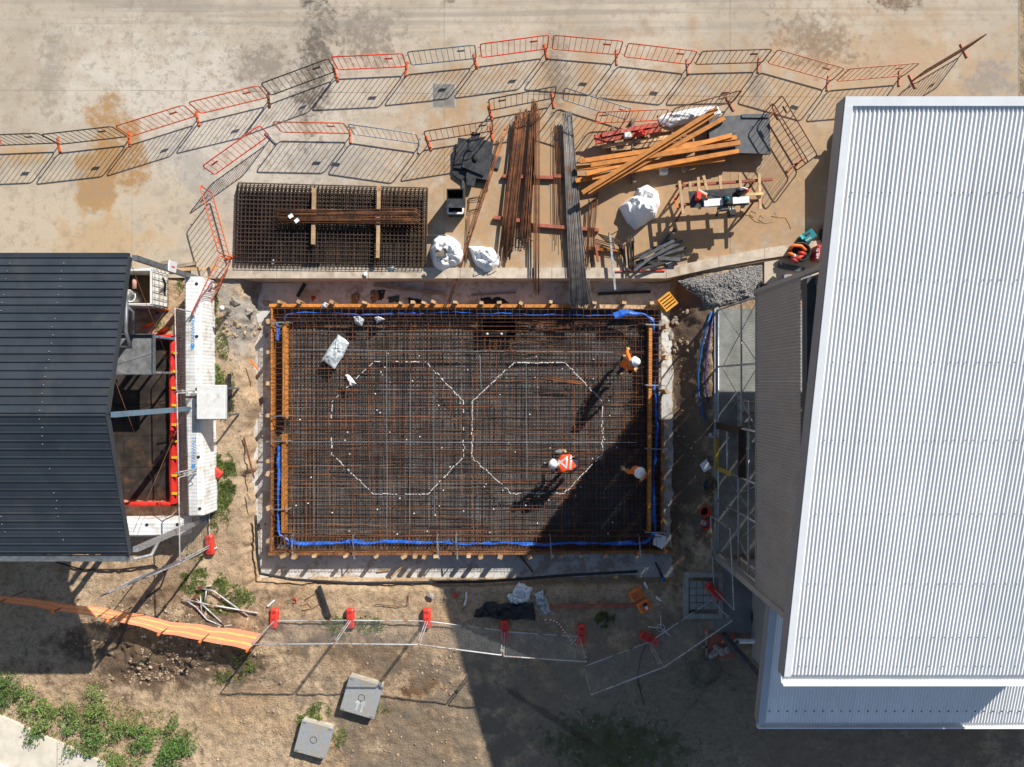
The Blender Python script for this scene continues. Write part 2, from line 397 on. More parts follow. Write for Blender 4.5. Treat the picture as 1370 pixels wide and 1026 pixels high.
# footpath strip lower left with kerb, concrete apron by the building
fp = M('footpath_concrete', (.62,.56,.46), .85, 0, .1, 2.5, (.5,.44,.35), .3, bump=.15, world=True)
path = thing('footpath', None, None); struct(path)
def along(a, b, f): return (a[0]+(b[0]-a[0])*f, a[1]+(b[1]-a[1])*f)
A0, B0 = (-300, 818), (330, 1106); A1, B1 = (-300, 880), (330, 1168)
fr = [0, .16, .32, .475, .6, .72, .86, 1]
for f0, f1 in zip(fr[:-1], fr[1:]):
    MB().prism(PL([along(A0, B0, f0+.001), along(A0, B0, f1-.001), along(A1, B1, f1-.001), along(A1, B1, f0+.001)]), -.1, .07).build('path_slab', fp, path)
rk = MB().prism(PL([(-300, 881), (330, 1169), (330, 1181), (-300, 893)]), -.1, .12).build('kerb', M('white_kerb', (.72,.7,.66), .8, world=True)); struct(rk)
rd = MB().prism(PL([(-300, 894), (330, 1182), (330, 1500), (-300, 1500)]), -.1, .05).build('road', M('road_asphalt', (.06,.06,.06), .9, world=True)); struct(rd)
# blinding concrete under and round the slab
bl = NT('blinding_concrete'); n1 = bl.noise(.9, 6, .65); n2 = bl.noise(6, 6, .7)
c = bl.mix(bl.rng(n1, .35, .7), (.62,.61,.59), (.5,.49,.47)); c = bl.mix(bl.math('MULTIPLY', bl.rng(n2, .52, .66), .6), c, (.27,.22,.17)); c = bl.mix(bl.math('MULTIPLY', bl.rng(bl.noise(1.6, 6, .7, bl.map(loc=(5, 1, 3))), .5, .6), .7), c, (.3,.24,.175))
bl.bump(n2, .3, .02); MAT['blinding'] = bl.done(c, .9, 0, .2)
poly = []
def edge(a, b, n, amp):
    for i in range(n):
        f = i/n; x, y = along(a, b, f); d = amp*fbm(x*.03, y*.03, 1, 4, 8)
        L = math.hypot(b[0]-a[0], b[1]-a[1]); poly.append((x+(b[1]-a[1])/L*d, y-(b[0]-a[0])/L*d))
edge((352, 377), (900, 377), 30, 3); edge((900, 377), (912, 420), 6, 6); edge((908, 420), (910, 765), 30, 8); edge((910, 773), (340, 775), 40, 3); edge((338, 775), (338, 450), 24, 6); edge((346, 440), (346, 377), 6, 8)
bo = MB().prism(PL(poly, PIT), PIT-.1, PIT+.02).build('blinding_slab', MAT['blinding']); struct(bo)
# ---------------------------------------------------------------- slab formwork and reinforcement
ZT = -.2; ZB = -.68; ZM = -.34
form = thing('slab_formwork', 'orange timber formwork box round the reinforced slab, with pegs and brackets', 'formwork', P(624, 575, PIT))
def board(a, b, mat, w=.1, z0=ZB, z1=ZT, name='board', parent=None):
    p, q = P(*a, z1), P(*b, z1); p.z = q.z = (z0+z1)/2
    return MB().beam(p, q, w, z1-z0).build(name, mat, parent or form)
ol = MAT['lvl']
rt = M('rusty_brown_edge', (.3,.13,.05), .8, 0, .3, 4, (.16,.07,.03), .4, world=True)
board((360, 408.5), (497, 408.8), ol); board((497.6, 408.8), (764, 409.3), ol); board((764.6, 409.3), (889, 411), MAT['timber'], w=.12)
board((363, 412), (363, 575), ol, w=.05); board((363, 576), (362, 738), rt, w=.05)
board((883, 416), (882.6, 560), MAT['timber_grey'], w=.06); board((886.5, 561), (886, 735), rt, w=.08)
board((359, 741), (640, 740.5), rt, w=.09); board((640.6, 740.5), (902, 738.5), rt, w=.09)
# inner hung boards
board((380.5, 432), (380, 560), ol, .11, -.42, -.12, 'inner_board'); board((379.5, 581), (378.8, 713), ol, .11, -.42, -.12, 'inner_board')
board((870.5, 436), (869.8, 560), ol, .1, -.42, -.12, 'inner_board'); board((869.8, 561), (869, 712), MAT['timber'] if 0 else ol, .1, -.42, -.12, 'inner_board')
# timber pegs outside the boards
peg_me = MB().box((0, 0, 0), (.12, .1, .75)).mesh('peg', MAT['timber'])
def peg(px, py, rz=0, lean=0):
    c = P(px, py, -.02); part('peg', peg_me, form, c - form.location + Vector((0, 0, -.33)), (lean, 0, rz), (rnd.uniform(.8, 1.3), rnd.uniform(.7, 1.1), 1))
for x in (374, 400, 444, 488, 536, 552, 567, 580, 609, 644, 668, 697, 737, 795, 835, 872): peg(x, 404.5+rnd.uniform(-1, 1), R(rnd.uniform(-35, 10)))
for x in (378, 393, 420, 462, 503, 540, 555, 567, 583, 627, 643, 669, 709, 739, 751, 777, 810, 852): peg(x, 745+rnd.uniform(-1, 1), R(rnd.uniform(-20, 35)))
for y in (430, 471, 513, 556, 617, 634, 680, 724): peg(358.5, y, R(90+rnd.uniform(-25, 25)))
for y in (436, 478, 524, 570, 612, 655, 700): peg(892, y, R(90+rnd.uniform(-25, 25)))
# galvanised cross brackets
def bracket(a, b, z=-.06):
    mb = MB(); p, q = P(*a, z), P(*b, z); mb.beam(p, q, .035, .03)
    mb.beam(p, p-Vector((0, 0, .3)), .03, .03); mb.beam(q, q-Vector((0, 0, .35)), .03, .03)
    mb.build('bracket', MAT['galv'], form)
for y in (432, 557, 591, 682): bracket((356, y), (386, y-1))
for y in (434, 515, 600, 712): bracket((864, y), (893, y+1))
for x in (390, 472, 585, 610, 736, 855): bracket((x, 717), (x+2, 748))
# soil membrane on the floor of the form
mm = NT('black_slab_membrane'); n1 = mm.noise(1.4, 6, .65); n2 = mm.noise(9, 6, .7)
c = mm.mix(mm.rng(n1, .35, .68), (.09,.088,.085), (.19,.185,.175)); c = mm.mix(mm.rng(n2, .5, .68), c, (.05,.049,.048)); mm.bump(mm.math('ADD', n2, n1), .6, .04)
MAT['membrane'] = mm.done(c, .55, 0, .4)
def memf(u, v):
    p = P(364+521*u, 411+327*v, -.66); p.z += .012*fbm(p.x, p.y, 2, 3); return p
memo = MB().grid(memf, 60, 40).build('membrane_sheet', MAT['membrane'], form)

cage = thing('reinforcement_cage', 'two layer mat of rusty reinforcing bars filling the slab formwork', 'rebar mat', P(624, 575, -.64))
def bar(mb, a, b, z, r, n=4, wob=.006, seg=7):
    p, q = P(*a, z), P(*b, z)
    mb.tube([p.lerp(q, i/seg)+Vector((rnd.gauss(0, wob), rnd.gauss(0, wob), rnd.gauss(0, wob*.7))) for i in range(seg+1)], r, n, False)
VOID = (644, 424, 691, 451)
for z, stp, nm, rr in ((-.6, 5.3, 'lower_mat', .007), (ZM-.02, 5.25, 'upper_mat', .0085)):
    mb = MB(); x = 387.0
    while x < 866:
        x2 = x+rnd.gauss(0, .3)
        if VOID[0] < x < VOID[2]: bar(mb, (x2, 452), (x2, 733), z, rr)
        else: bar(mb, (x2, 418), (x2+rnd.gauss(0, .4), 734), z, rr)
        x += stp
    y = 424.0
    while y < 733:
        if VOID[1] < y < VOID[3]: bar(mb, (366, y), (643, y), z+.013, rr); bar(mb, (692, y), (882, y), z+.013, rr)
        else: bar(mb, (366, y), (882, y+rnd.gauss(0, .4)), z+.013, rr)
        y += stp
    tag(mb.build(nm, MAT['rebar_dark'], cage), kind='stuff')
def onebar(a, b, z, r=.0085, mat='rebar_orange', wob=.012):
    mb = MB(); bar(mb, a, b, z, r, 5, wob, 8); return mb.build('bar', MAT[mat], cage)
x = 391.0; k = 0
while x < 862:
    m = 'rebar_orange' if rnd.random() < .4 else 'rebar'
    y0, y1 = 430, 733
    if rnd.random() < .45: y1 = rnd.uniform(500, 733)
    if rnd.random() < .45: y0 = rnd.uniform(430, 640 if y1 > 700 else 470)
    if VOID[0]-3 < x < VOID[2]+3: y0 = max(y0, 453)
    onebar((x, y0), (x+rnd.gauss(0, 1.2), y1), ZM+.03, .0085, m); x += rnd.choice((15.6, 10.4, 7.8, 7.8, 5.2)); k += 1
y = 430.0
while y < 735:
    x0, x1 = 378, 872
    m = 'rebar_orange' if rnd.random() < .45 else 'rebar'
    r_ = rnd.random()
    if r_ < .55:
        s = rnd.uniform(480, 760); onebar((x0, y), (s+45, y+rnd.gauss(0, 1.8)), ZM+.05, .009, m); onebar((s, y+1.5+rnd.gauss(0, 1)), (x1, y+rnd.gauss(0, 2)), ZM+.055, .009, 'rebar')
    else: onebar((x0, y), (x1, y+rnd.gauss(0, 1.6)), ZM+.05, .0085, m)
    y += rnd.choice((4.2, 7.0, 9.5, 11.2))
for _ in range(26):     # lapped and loose short bars round the box-out and along the top
    x0 = rnd.uniform(600, 760); y0 = rnd.uniform(428, 470); L = rnd.uniform(40, 90)
    if VOID[0]-L < x0 < VOID[2] and VOID[1]-3 < y0 < VOID[3]+3: continue
    onebar((x0, y0), (x0+L, y0+rnd.gauss(0, 2)), ZM+.07, .008, 'rebar')
for x in (648, 655, 662, 669, 676, 683): onebar((x, 453), (x, 470), ZM+.075, .008, 'rebar')
# grey conduits over the bars
for a, b in (((390, 591), (852, 592)), ((395, 468), (820, 471)), ((517, 470), (518, 735)), ((549, 500), (548, 700)), ((580, 500), (581, 690)), ((704, 486), (705, 640)), ((642, 475), (644, 520))):
    mb = MB(); bar(mb, a, b, ZM+.066, .009, 6, .006); mb.build('grey_conduit', MAT['galv'], cage)
# hairpin ligatures round the edge
hp = MB(); hp.tube([(0, -.21, -.72), (0, -.21, .0), (0, -.18, .03), (0, .18, .03), (0, .21, .0), (0, .21, -.72)], .006, 4, False)
hp_me = hp.mesh('ligature', MAT['rebar'])
def lig(px, py, rz): part('ligature', hp_me, cage, P(px, py, .08)-cage.location, (rnd.gauss(0, .04), rnd.gauss(0, .05), rz+rnd.gauss(0, .06)))
x = 372
while x < 880: lig(x, 728, 0); x += 4.6
x = 372
while x < 880:
    lig(x, 417.5, 0); x += 9.5
y = 430
while y < 722: lig(371.5, y, R(90)); y += 7; 
y = 430
while y < 722: lig(876.5, y, R(90)); y += 7.4
for ys in (717.5, 736):
    for zz in (.1, .0, -.12, -.4):
        mb = MB(); bar(mb, (364, ys), (884, ys), zz, .007, 4); mb.build('edge_bar', MAT['rebar'], cage)
for xs_ in (362, 381):
    for zz in (.1, -.02, -.14):
        mb = MB(); bar(mb, (xs_, 415), (xs_, 738), zz, .007, 4); mb.build('edge_bar', MAT['rebar'], cage)
for ys in (413, 421, 425):
    mb = MB(); bar(mb, (364, ys), (884, ys+1), -.05, .007, 4); mb.build('edge_bar', MAT['rebar'], cage)
# bar chairs
ch_me = MB().lathe((0, 0, 0), [(.03, 0), (.018, .03), (.022, .06), (0, .062)], 8).mesh('bar_chair', MAT['white_plastic'])
for i in range(70):
    a = rnd.uniform(390, 862); b = rnd.uniform(470, 730); part('bar_chair', ch_me, cage, P(a, b, ZM-.0)-cage.location, scale=(.8, .8, 1))
# box-out
bx = thing('sump_former', 'black square sump box-out set in the top edge of the reinforcement', 'box-out', P(667, 438, -.66))
for a, b in (((645, 426), (690, 426)), ((690, 426), (690, 450)), ((690, 450), (645, 450)), ((645, 450), (645, 426))):
    p, q = P(*a, -.3), P(*b, -.3); p.z = q.z = -.48; MB().beam(p, q, .03, .36).build('side_panel', MAT['dark_void'], bx)
MB().prism(PL([(646, 427), (689, 427), (689, 449), (646, 449)], -.6), -.66, -.63).build('base', MAT['dark_void'], bx)
for a in (652, 671): MB().lathe(P(a, 447, -.45), [(.04, 0), (.04, .05), (0, .05)], 10).build('plug', MAT['white_plastic'], bx)
# blue membrane ribbon round the edge
bm = thing('blue_edge_membrane', 'bright blue plastic membrane strip running round inside of the slab formwork', 'membrane', P(624, 575, -.6))
def ribbon(pts, wd, name='strip', seed=0.0, zt=-.16, kw=1.0):
    pts = [P(*p, zt) for p in pts]; L = [0]
    for a, b in zip(pts[:-1], pts[1:]): L.append(L[-1]+(b-a).length)
    n = int(L[-1]/.09)
    def at(s):
        for i in range(len(L)-1):
            if s <= L[i+1]+1e-6: f = (s-L[i])/(L[i+1]-L[i]); return pts[i].lerp(pts[i+1], f), (pts[i+1]-pts[i]).normalized()
        return pts[-1], (pts[-1]-pts[-2]).normalized()
    def fn(u, v):
        p, d = at(u*L[-1]); nrm = Vector((-d.y, d.x, 0)); s = u*L[-1]
        wv = wd*(.75+.8*fbm(s, seed, .9, 3)); o = .07*kw*fbm(s, seed+5, .8, 3)
        fold = .035*math.sin(s*7+v*5+seed)*fbm(s, v, 2.5, 3, seed)
        return p + nrm*((v-.5)*wv+o) + Vector((0, 0, -.28*abs(v-.35)**1.0*(.6+.5*fbm(s, v*2, 1.3, 3, seed+2)) + fold+.03))
    return MB().grid(fn, n, 5).build(name, MAT['blue'], bm)
ribbon([(379, 426), (384, 419.5), (500, 418.5), (640, 419.5), (760, 420.5), (828, 421.5)], .06, seed=1, zt=-.24)
ribbon([(822, 424), (840, 419), (860, 421), (874, 430)], .2, seed=2, zt=-.05)
ribbon([(370.5, 432), (373, 455)], .09, seed=3); ribbon([(372.5, 596), (371, 640), (370.5, 690), (373, 715), (386, 726)], .1, seed=4)
ribbon([(384, 727), (470, 726.5), (583, 727), (700, 727.5), (800, 727), (852, 729), (866, 724), (877, 712)], .12, seed=6)
ribbon([(875, 430), (879, 470), (876, 520), (879, 570), (877.5, 640), (876, 712)], .12, seed=7, zt=-.22)
# white octagon markings on the bars
MAT['tape'] = M('dusty_white_tape', (.62,.62,.6), .7, 0, .2, 9, (.4,.38,.35), .35, world=True)
def octa(pts, label, gaps, dens):
    t = thing('octagon_marking', label, 'marking', P(*pts[0], ZM), group='octagons marked out on the reinforcement')
    for i in range(8):
        a, b = pts[i], pts[(i+1) % 8]; mb = MB(); L = math.hypot(b[0]-a[0], b[1]-a[1]); s = 0
        while s < L:
            ln = rnd.uniform(2, 5)
            if rnd.random() < dens*(.6 if i in gaps else 1):
                p = P(*along(a, b, s/L), ZM+.075); q = P(*along(a, b, min(1, (s+ln)/L)), ZM+.075)
                j = Vector((rnd.gauss(0, .012), rnd.gauss(0, .012), 0)); mb.beam(p+j, q+j, rnd.uniform(.014, .03), .006)
            s += ln+rnd.uniform(0, 1.2)
        if mb.v: tag(mb.build('tape_run', MAT['tape'], t), kind='stuff')
octa([(500, 484), (570, 484), (620, 537), (620, 612), (572, 661), (500, 661), (444, 608), (444, 537)], 'broken white octagon marked on the left half of the reinforcement', (0, 7, 6), .78)
octa([(688, 485), (756, 485), (806, 537), (806, 607), (755, 660), (684, 660), (632, 612), (632, 537)], 'clear white octagon marked on the right half of the reinforcement', (), .95)
# ---------------------------------------------------------------- corrugated roof building, right
def corr_sheet(name, mat, parent, o, ux, uy, wid, length, amp=.012, pitch=.076, dz=0.0, ph=0.0):
    """corrugated sheet: o corner, ux across the ribs, uy along them"""
    ux = Vector(ux).normalized(); uy = Vector(uy).normalized(); nz = ux.cross(uy); n = max(4, int(round(wid/pitch*8)))
    mb = MB()
    mb.grid(lambda u, v: Vector(o)+ux*(u*wid)+uy*(v*length)+nz*(amp*math.cos(2*math.pi*(u*wid+ph)/pitch)+dz), n, 1, True)
    return mb.build(name, mat, parent)
zinc = M('pale_zinc_roof_sheet', (.87,.87,.855), .42, .0, .04, .8, (.82,.815,.8), .35, rand=.035, spec=.5)
trim = M('off_white_trim', (.78,.8,.81), .45, 0, .03, 3, rand=.02)
brown = M('grey_brown_wall_sheet', (.36,.335,.32), .55, .05, .06, 2, rand=.03)
greyt = M('grey_fascia', (.26,.265,.28), .5, .05, .05, 3, rand=.02)
hall = thing('corrugated_roof_building', 'large building with pale corrugated roof and grey brown wall sheeting', 'building', (9.8, -1.5, 0))
X0, X1 = 5.762, 13.8; YN, YS, ZN, ZS = 4.959, -6.222, 9.7, 6.92
def roofz(y): return ZS+(ZN-ZS)*(y-YS)/(YN-YS)
dirn = Vector((0, YS-YN, ZS-ZN)); LR = dirn.length; dirn.normalize()
roof = thing('roof', None, None, (0, 0, 0)); roof.parent = hall; roof.location = -hall.location
n_sh = 10; wsh = (X1-X0-.28)/n_sh
nrm = Vector((1, 0, 0)).cross(dirn)
for i in range(n_sh):
    # ux = -x so that the sheet normal points up
    o = Vector((X0+.14+wsh*(i+1)+.012, YN-.1, roofz(YN-.1)))
    corr_sheet('roof_sheet', zinc, roof, o, (-1, 0, 0), dirn, wsh+.024, LR-.14, .0128, pitch=wsh/10, dz=.004*(i % 2))
tiltm = Matrix((Vector((1, 0, 0)), -dirn, (-nrm))).transposed()
def tilted(name, xa, xb, ya, yb, th, off, mat):
    yc = (ya+yb)/2; L = abs(ya-yb)*LR/(YN-YS); c = Vector(((xa+xb)/2, yc, roofz(yc)+off))
    return MB().box(c, (xb-xa, L, th), m=tiltm).build(name, mat, roof)
tilted('ridge_flashing', X0, X1, YN, YN-.15, .02, .035, trim)
MB().box((9.78, YN-.01, ZN-.13), (X1-X0-.02, .02, .28)).build('ridge_fascia', greyt, roof)
tilted('barge_flashing', X0, X0+.14, YN-.15, YS+.02, .02, .038, trim)
tilted('barge_flashing', X1-.14, X1, YN-.15, YS+.02, .02, .038, trim)
f = MB(); f.add([(X0-.01, YN, ZN+.02), (X0-.01, YS, ZS+.02), (X0-.01, YS, ZS-.3), (X0-.01, YN, ZN-.3), (X0+.02, YN, ZN+.02), (X0+.02, YS, ZS+.02), (X0+.02, YS, ZS-.3), (X0+.02, YN, ZN-.3)],
      [(0,3,2,1), (4,5,6,7), (0,1,5,4), (3,7,6,2), (0,4,7,3), (1,2,6,5)]); f.build('barge_fascia', greyt, roof)
f = MB(); f.add([(X0+.03, YN-.03, ZN-.07), (X1-.03, YN-.03, ZN-.07), (X1-.03, YS+.03, ZS-.07), (X0+.03, YS+.03, ZS-.07), (X0+.03, YN-.03, ZN-.05), (X1-.03, YN-.03, ZN-.05), (X1-.03, YS+.03, ZS-.05), (X0+.03, YS+.03, ZS-.05)],
      [(0,1,2,3), (7,6,5,4), (0,4,5,1), (1,5,6,2), (2,6,7,3), (3,7,4,0)]); f.build('roof_lining', greyt, roof)
# gutter along the low eave
gt = MB(); yg = YS-.09
gt.box((9.78, yg-.085, ZS-.03), (X1-X0+.02, .035, .13)); gt.box((9.78, yg-.01, ZS-.13), (X1-X0, .16, .015)); gt.build('gutter', trim, roof)
sc_me = MB().lathe((0, 0, 0), [(.02, 0), (.02, .012), (.009, .02), (0, .02)], 6).mesh('screw', MAT['plate_grey'])
for yy in (YN-.12, 3.4, 1.9, .4, -1.1, -2.6, -4.1, -5.3, YS+.25):
    mb = MB(); x = X0+.3
    while x < X1-.2:
        mb.lathe((x, yy, roofz(yy)+.026), [(.012, 0), (.012, .012), (0, .016)], 5); x += .076*rnd.choice((2, 3, 4)) if yy < YN-.2 else .9
    tag(mb.build('screw_row', MAT['plate_grey'], roof), kind='stuff')
# walls
WX, WN, WS = 6.3, 2.316, -5.26
wl = thing('west_wall', None, None); wl.parent = hall; wl.location = -hall.location
nsh = 10; h = (WN-WS)/nsh
for i in range(nsh):
    corr_sheet('wall_sheet', brown, wl, (WX, WN-h*i, 3.7), (0, -1, 0), (0, 0, 1), h-.002, 2.8, .011, dz=.002*(i % 2))
MB().box((WX+.06, (WN+WS)/2, 3.66), (.14, WN-WS+.04, .08)).build('wall_base_flashing', greyt, wl)
MB().box((WX+.12, (WN+WS)/2, 6.66), (.2, WN-WS-.1, .26)).build('eaves_beam', M('blue_grey_steel', (.075,.09,.105), .5, .2, .15, 4), wl)
MB().box((WX+.01, WN+.05, 6.3), (.14, .1, 5.3)).build('corner_flashing', brown, wl)
MB().box((WX+.04, WS-.09, 3.5), (.16, .16, 7.0)).build('corner_flashing', brown, wl)
for y in (WN-.15, .3, -1.9, WS+.15): MB().box((WX+.25, y, (6.79+roofz(y)-.12)/2), (.12, .12, roofz(y)-.12-6.79)).build('roof_column', MAT['dark_frame'], wl)
nw = thing('north_wall', None, None); nw.parent = hall; nw.location = -hall.location
for i in range(9): corr_sheet('wall_sheet', brown, nw, (X1-.1-(X1-WX-.25)/9*i, WN, 2.4), (-1, 0, 0), (0, 0, 1), (X1-WX-.25)/9-.002, 6.45, .011, dz=.002*(i % 2))
ew = MB().box((X1-.1, -2.0, 3.3), (.1, 8.4, 6.6)).build('east_wall', brown, hall)
sw = MB().box((10.1, WS-.22, 3.4), (7.2, .1, 6.8)).build('south_wall', brown, hall)
MB().box((WX+3.8, (WN+WS)/2, -.06), (7.5, WN-WS, .3)).build('floor_slab', M('hall_floor_concrete', (.22,.225,.205), .7, 0, .2, 2, (.15,.155,.14), .4, world=True), hall)
MB().box((WX+.02, (WN+WS)/2, -.33), (.12, WN-WS+.1, .76)).build('slab_edge', M('slab_edge_concrete', (.42,.41,.38), .8, 0, .15, 3, world=True), hall)
# mesh screen wall below the cladding
scn = thing('mesh_screen', None, None); scn.parent = hall; scn.location = -hall.location
wx = WX+.06
def spost(y, z0=.02, z1=3.62, r=.03): MB().tube([(wx, y, z0), (wx, y, z1)], r, 6).build('post', MAT['galv'], scn)
def srail(y0, y1, z, r=.028): MB().tube([(wx+.002, y0, z), (wx+.002, y1, z)], r, 6).build('rail', MAT['galv'], scn)
YY = [WN-.06, .52, -1.25, -2.62, -3.62, WS+.1]
for y in YY: spost(y)
for a, b, z in ((YY[0], YY[2], 2.3), (YY[2], YY[3], 1.0), (YY[2], YY[5], 2.05), (YY[2], YY[5], 2.9), (YY[0], YY[5], .1)): srail(a, b, z)
for a, b in ((YY[0], YY[1]), (YY[1], YY[2]), (YY[3], YY[4]), (YY[4], YY[5])):
    MB().tube([(wx+.05, a, .3), (wx+.05, b, 3.5)], .012, 5).build('brace', MAT['galv'], scn); MB().tube([(wx+.08, a, 3.5), (wx+.08, b, .3)], .012, 5).build('brace', MAT['galv'], scn)
mb = MB(); y = WS+.1
while y < WN: mb.tube([(wx+.03, y, .05), (wx+.03, y, 3.6)], .0022, 3, False); y += .075
z = .1
while z < 3.6: mb.tube([(wx+.034, WS+.1, z), (wx+.034, WN, z)], .0022, 3, False); z += .075
tag(mb.build('wire_mesh', MAT['dark_frame'], scn), kind='stuff')
dfm = M('dark_brown_door_frame', (.05,.033,.025), .6)
for a, b in (((wx, -1.3, 1.6), (wx, -1.3, 2.35)), ((wx, -1.3, 2.35), (wx, -2.6, 2.35)), ((wx, -1.3, .05), (wx, -1.3, 1.6))): MB().beam(a, b, .2, .1).build('door_frame', dfm, scn)
ylw = M('yellow_safety_paint', (.36,.25,.05), .6)
MB().beam((wx-.05, -1.65, .12), (wx-.05, -2.62, .12), .1, .14).build('yellow_plate', ylw, scn); MB().beam((wx-.02, -2.62, .1), (wx-.02, -2.62, 1.5), .12, .06).build('yellow_plate', ylw, scn)
st = thing('stairs', None, None); st.parent = hall; st.location = -hall.location
stc = M('stair_concrete', (.34,.34,.31), .8, world=True)
for i in range(4):
    yy = -.7-.32*i; MB().box((7.45, yy, .1+.17*(3-i)/2), (1.0, .3, .17*(4-i))).build('step', stc, st)
    MB().box((7.45, yy+.13, .02+.17*(3-i)/2+.17*(4-i)/2+.085), (1.0, .045, .012)).build('nosing', ylw, st)
for dx in (6.95, 7.95): MB().tube([(dx, -.5, .1), (dx, -.5, 1.1), (dx, -1.9, 1.3), (dx, -1.9, .1)], .02, 6).build('handrail', MAT['galv'], st)
# low lean-to roof, south
lean = thing('lean_to_roof', None, None); lean.parent = hall; lean.location = -hall.location
LX0, LX1, LYN, LYS, LZN, LZS = 6.37, 25.0, WS-.1, -8.78, 4.5, 3.62
dl_ = Vector((0, LYS-LYN, LZS-LZN)); LL = dl_.length; dl_.normalize()
for i in range(24):
    ww = (LX1-LX0-.12)/24
    corr_sheet('roof_sheet', zinc, lean, (LX0+.12+ww*(i+1)+.01, LYN, LZN), (-1, 0, 0), dl_, ww+.02, LL, .0128, pitch=ww/10, dz=.004*(i % 2))
mb = MB(); x = LX0+.25
while x < LX1: mb.lathe((x, LYS+.35, LZS+.115), [(.02, 0), (.02, .014), (0, .018)], 5); x += .23
tag(mb.build('screw_row', MAT['plate_grey'], lean), kind='stuff')
blu = M('pale_blue_grey_trim', (.42,.47,.53), .5, 0, .05, 3, rand=.02)
n2_ = Vector((1, 0, 0)).cross(dl_); tm2 = Matrix((Vector((1, 0, 0)), -dl_, -n2_)).transposed()
MB().box((LX0+.07, (LYN+LYS)/2, (LZN+LZS)/2+.03), (.16, LL, .03), m=tm2).build('barge_flashing', blu, lean)
MB().box((LX0-.01, (LYN+LYS)/2, (LZN+LZS)/2-.1), (.03, LL, .24), m=tm2).build('barge_fascia', greyt, lean)
gt = MB(); gt.box(((LX0+LX1)/2, LYS-.14, LZS-.05), (LX1-LX0, .03, .13)); gt.box(((LX0+LX1)/2, LYS-.06, LZS-.12), (LX1-LX0, .15, .015)); gt.build('gutter', trim, lean)
MB().box(((LX0+LX1)/2+.5, (LYN+LYS)/2-.1, 1.6), (LX1-LX0-1.1, LYN-LYS-.9, 3.4)).build('wall', brown, lean)
MB().beam(P(968, 850, 0), P(968, 850, 0)+Vector((0, 0, 3.3)), .17, .17).build('column', MAT['plate_grey'], lean)
MB().beam(P(968, 850, 0)+Vector((0, 0, 3.3)), Vector((LX0+.05, LYS+.1, 3.4)), .1, .12).build('eaves_strut', greyt, lean)
mb = MB(); a = P(985, 858, .25); mb.tube([a+Vector((0, 0, .1)), a, a+Vector((.06, 0, -.03)), a+Vector((1.2, 0, -.03))], .075, 12, False); mb.build('white_drain_pipe', MAT['white_plastic'], lean)
# apron and drain pit by the corner
ap = MB().prism(PL([(966, 745), (1040, 800), (1040, 846), (955, 846), (955, 826), (966, 826)]), -.2, .05).build('apron', M('grey_apron_concrete', (.22,.22,.21), .85, 0, .15, 2, (.17,.17,.16), .4, world=True)); struct(ap)
dp = thing('drain_cover', 'square concrete framed drain grid with chalk lines beside the fence foot', 'drain', P(940, 797, .02))
cm = M('drain_frame_concrete', (.36,.35,.32), .85, world=True)
for a, b in (((915, 768.5), (966, 768.5)), ((915, 823.5), (966, 823.5))): MB().beam(P(*a, .06), P(*b, .06), .14, .14).build('frame_side', cm, dp)
for a, b in (((917.5, 771.8), (917.5, 820.2)), ((963.5, 771.8), (963.5, 820.2))): MB().beam(P(*a, .06), P(*b, .06), .14, .14).build('frame_side', cm, dp)
for i in range(4):
    for j in range(4):
        a = P(926.5+i*9.4, 781.5+j*9.7, .07); MB().box(a, (.2, .205, .05)).build('tile', M('drain_tile', (.3,.3,.28), .8) if (i, j) == (0, 0) else bpy.data.materials['drain_tile'], dp)
# machine tucked under the roof edge at the yard
mc = thing('site_machine', 'dark wheeled machine mostly hidden below the edge of the pale roof', 'machine', P(1150, 222, PADZ))
dk = MAT['plate_grey']; c0 = P(1119, 171, 0); 
MB().bbox(c0+Vector((1.1, -1.1, .95)), (2.1, 2.0, 1.0), b=.12).build('body', MAT['plate_grey'], mc)
MB().bbox(c0+Vector((1.3, -1.0, 1.55)), (1.4, 1.5, .25), b=.08).build('bonnet', MAT['black_rubber'], mc)
MB().bbox(c0+Vector((.03, -.35, .65)), (.1, .35, .2), b=.02).build('tail_light', MAT['case_red'], mc)
for dx, dy in ((.35, -.05), (.35, -2.1), (1.9, -.05), (1.9, -2.1)): MB().lathe(c0+Vector((dx, dy-.1, .35)), [(0, 0), (.3, 0), (.34, .05), (.34, .18), (.3, .22), (0, .22)], 16, Matrix.Rotation(R(-90), 3, 'X')).build('wheel', MAT['black_rubber'], mc)
MB().tube([c0+Vector((.02, 0, .9)), c0+Vector((.3, .12, 1.0)), c0+Vector((.8, .1, 1.0))], .04, 6).build('handle', MAT['white_paint'], mc)

# ---------------------------------------------------------------- dark shed, left
shed = thing('open_sided_shed', 'open sided shed with dark navy ribbed roof on steel posts', 'building', P(100, 540, 0))
navy = M('navy_roof_sheet', (.042,.051,.062), .42, .2, .1, 1.2, (.06,.064,.068), .35, rand=.12, spec=.5)
SX = -9.72; SYN, SYR, SYS = 3.22, -.75, -4.33; EZ, RZ = 4.0, 5.0; SW = -22
def shz(y): return EZ+(RZ-EZ)*((SYN-y)/(SYN-SYR) if y > SYR else (y-SYS)/(SYR-SYS))
srf = thing('roof', None, None); srf.parent = shed; srf.location = -shed.location
pw = .205; y = SYN
def panel(ya, yb):
    za, zb = shz(ya), shz(yb); prof = [(ya, za), (ya-.012, za+.028), (ya-.03, za+.028), (ya-.042, za+.002), (yb, zb+.0)]
    mb = MB(); vs = []
    for X in (SX, SW): vs += [(X, a, b) for a, b in prof]
    for X in (SX, SW): vs += [(X, a, b-.03) for a, b in ((ya, za), (yb, zb))]
    fs = [(i+1, i, 5+i, 6+i) for i in range(4)] + [(0, 1, 2, 3, 4, 11, 10)]
    return mb.add(vs, fs).build('roof_panel', navy, srf)
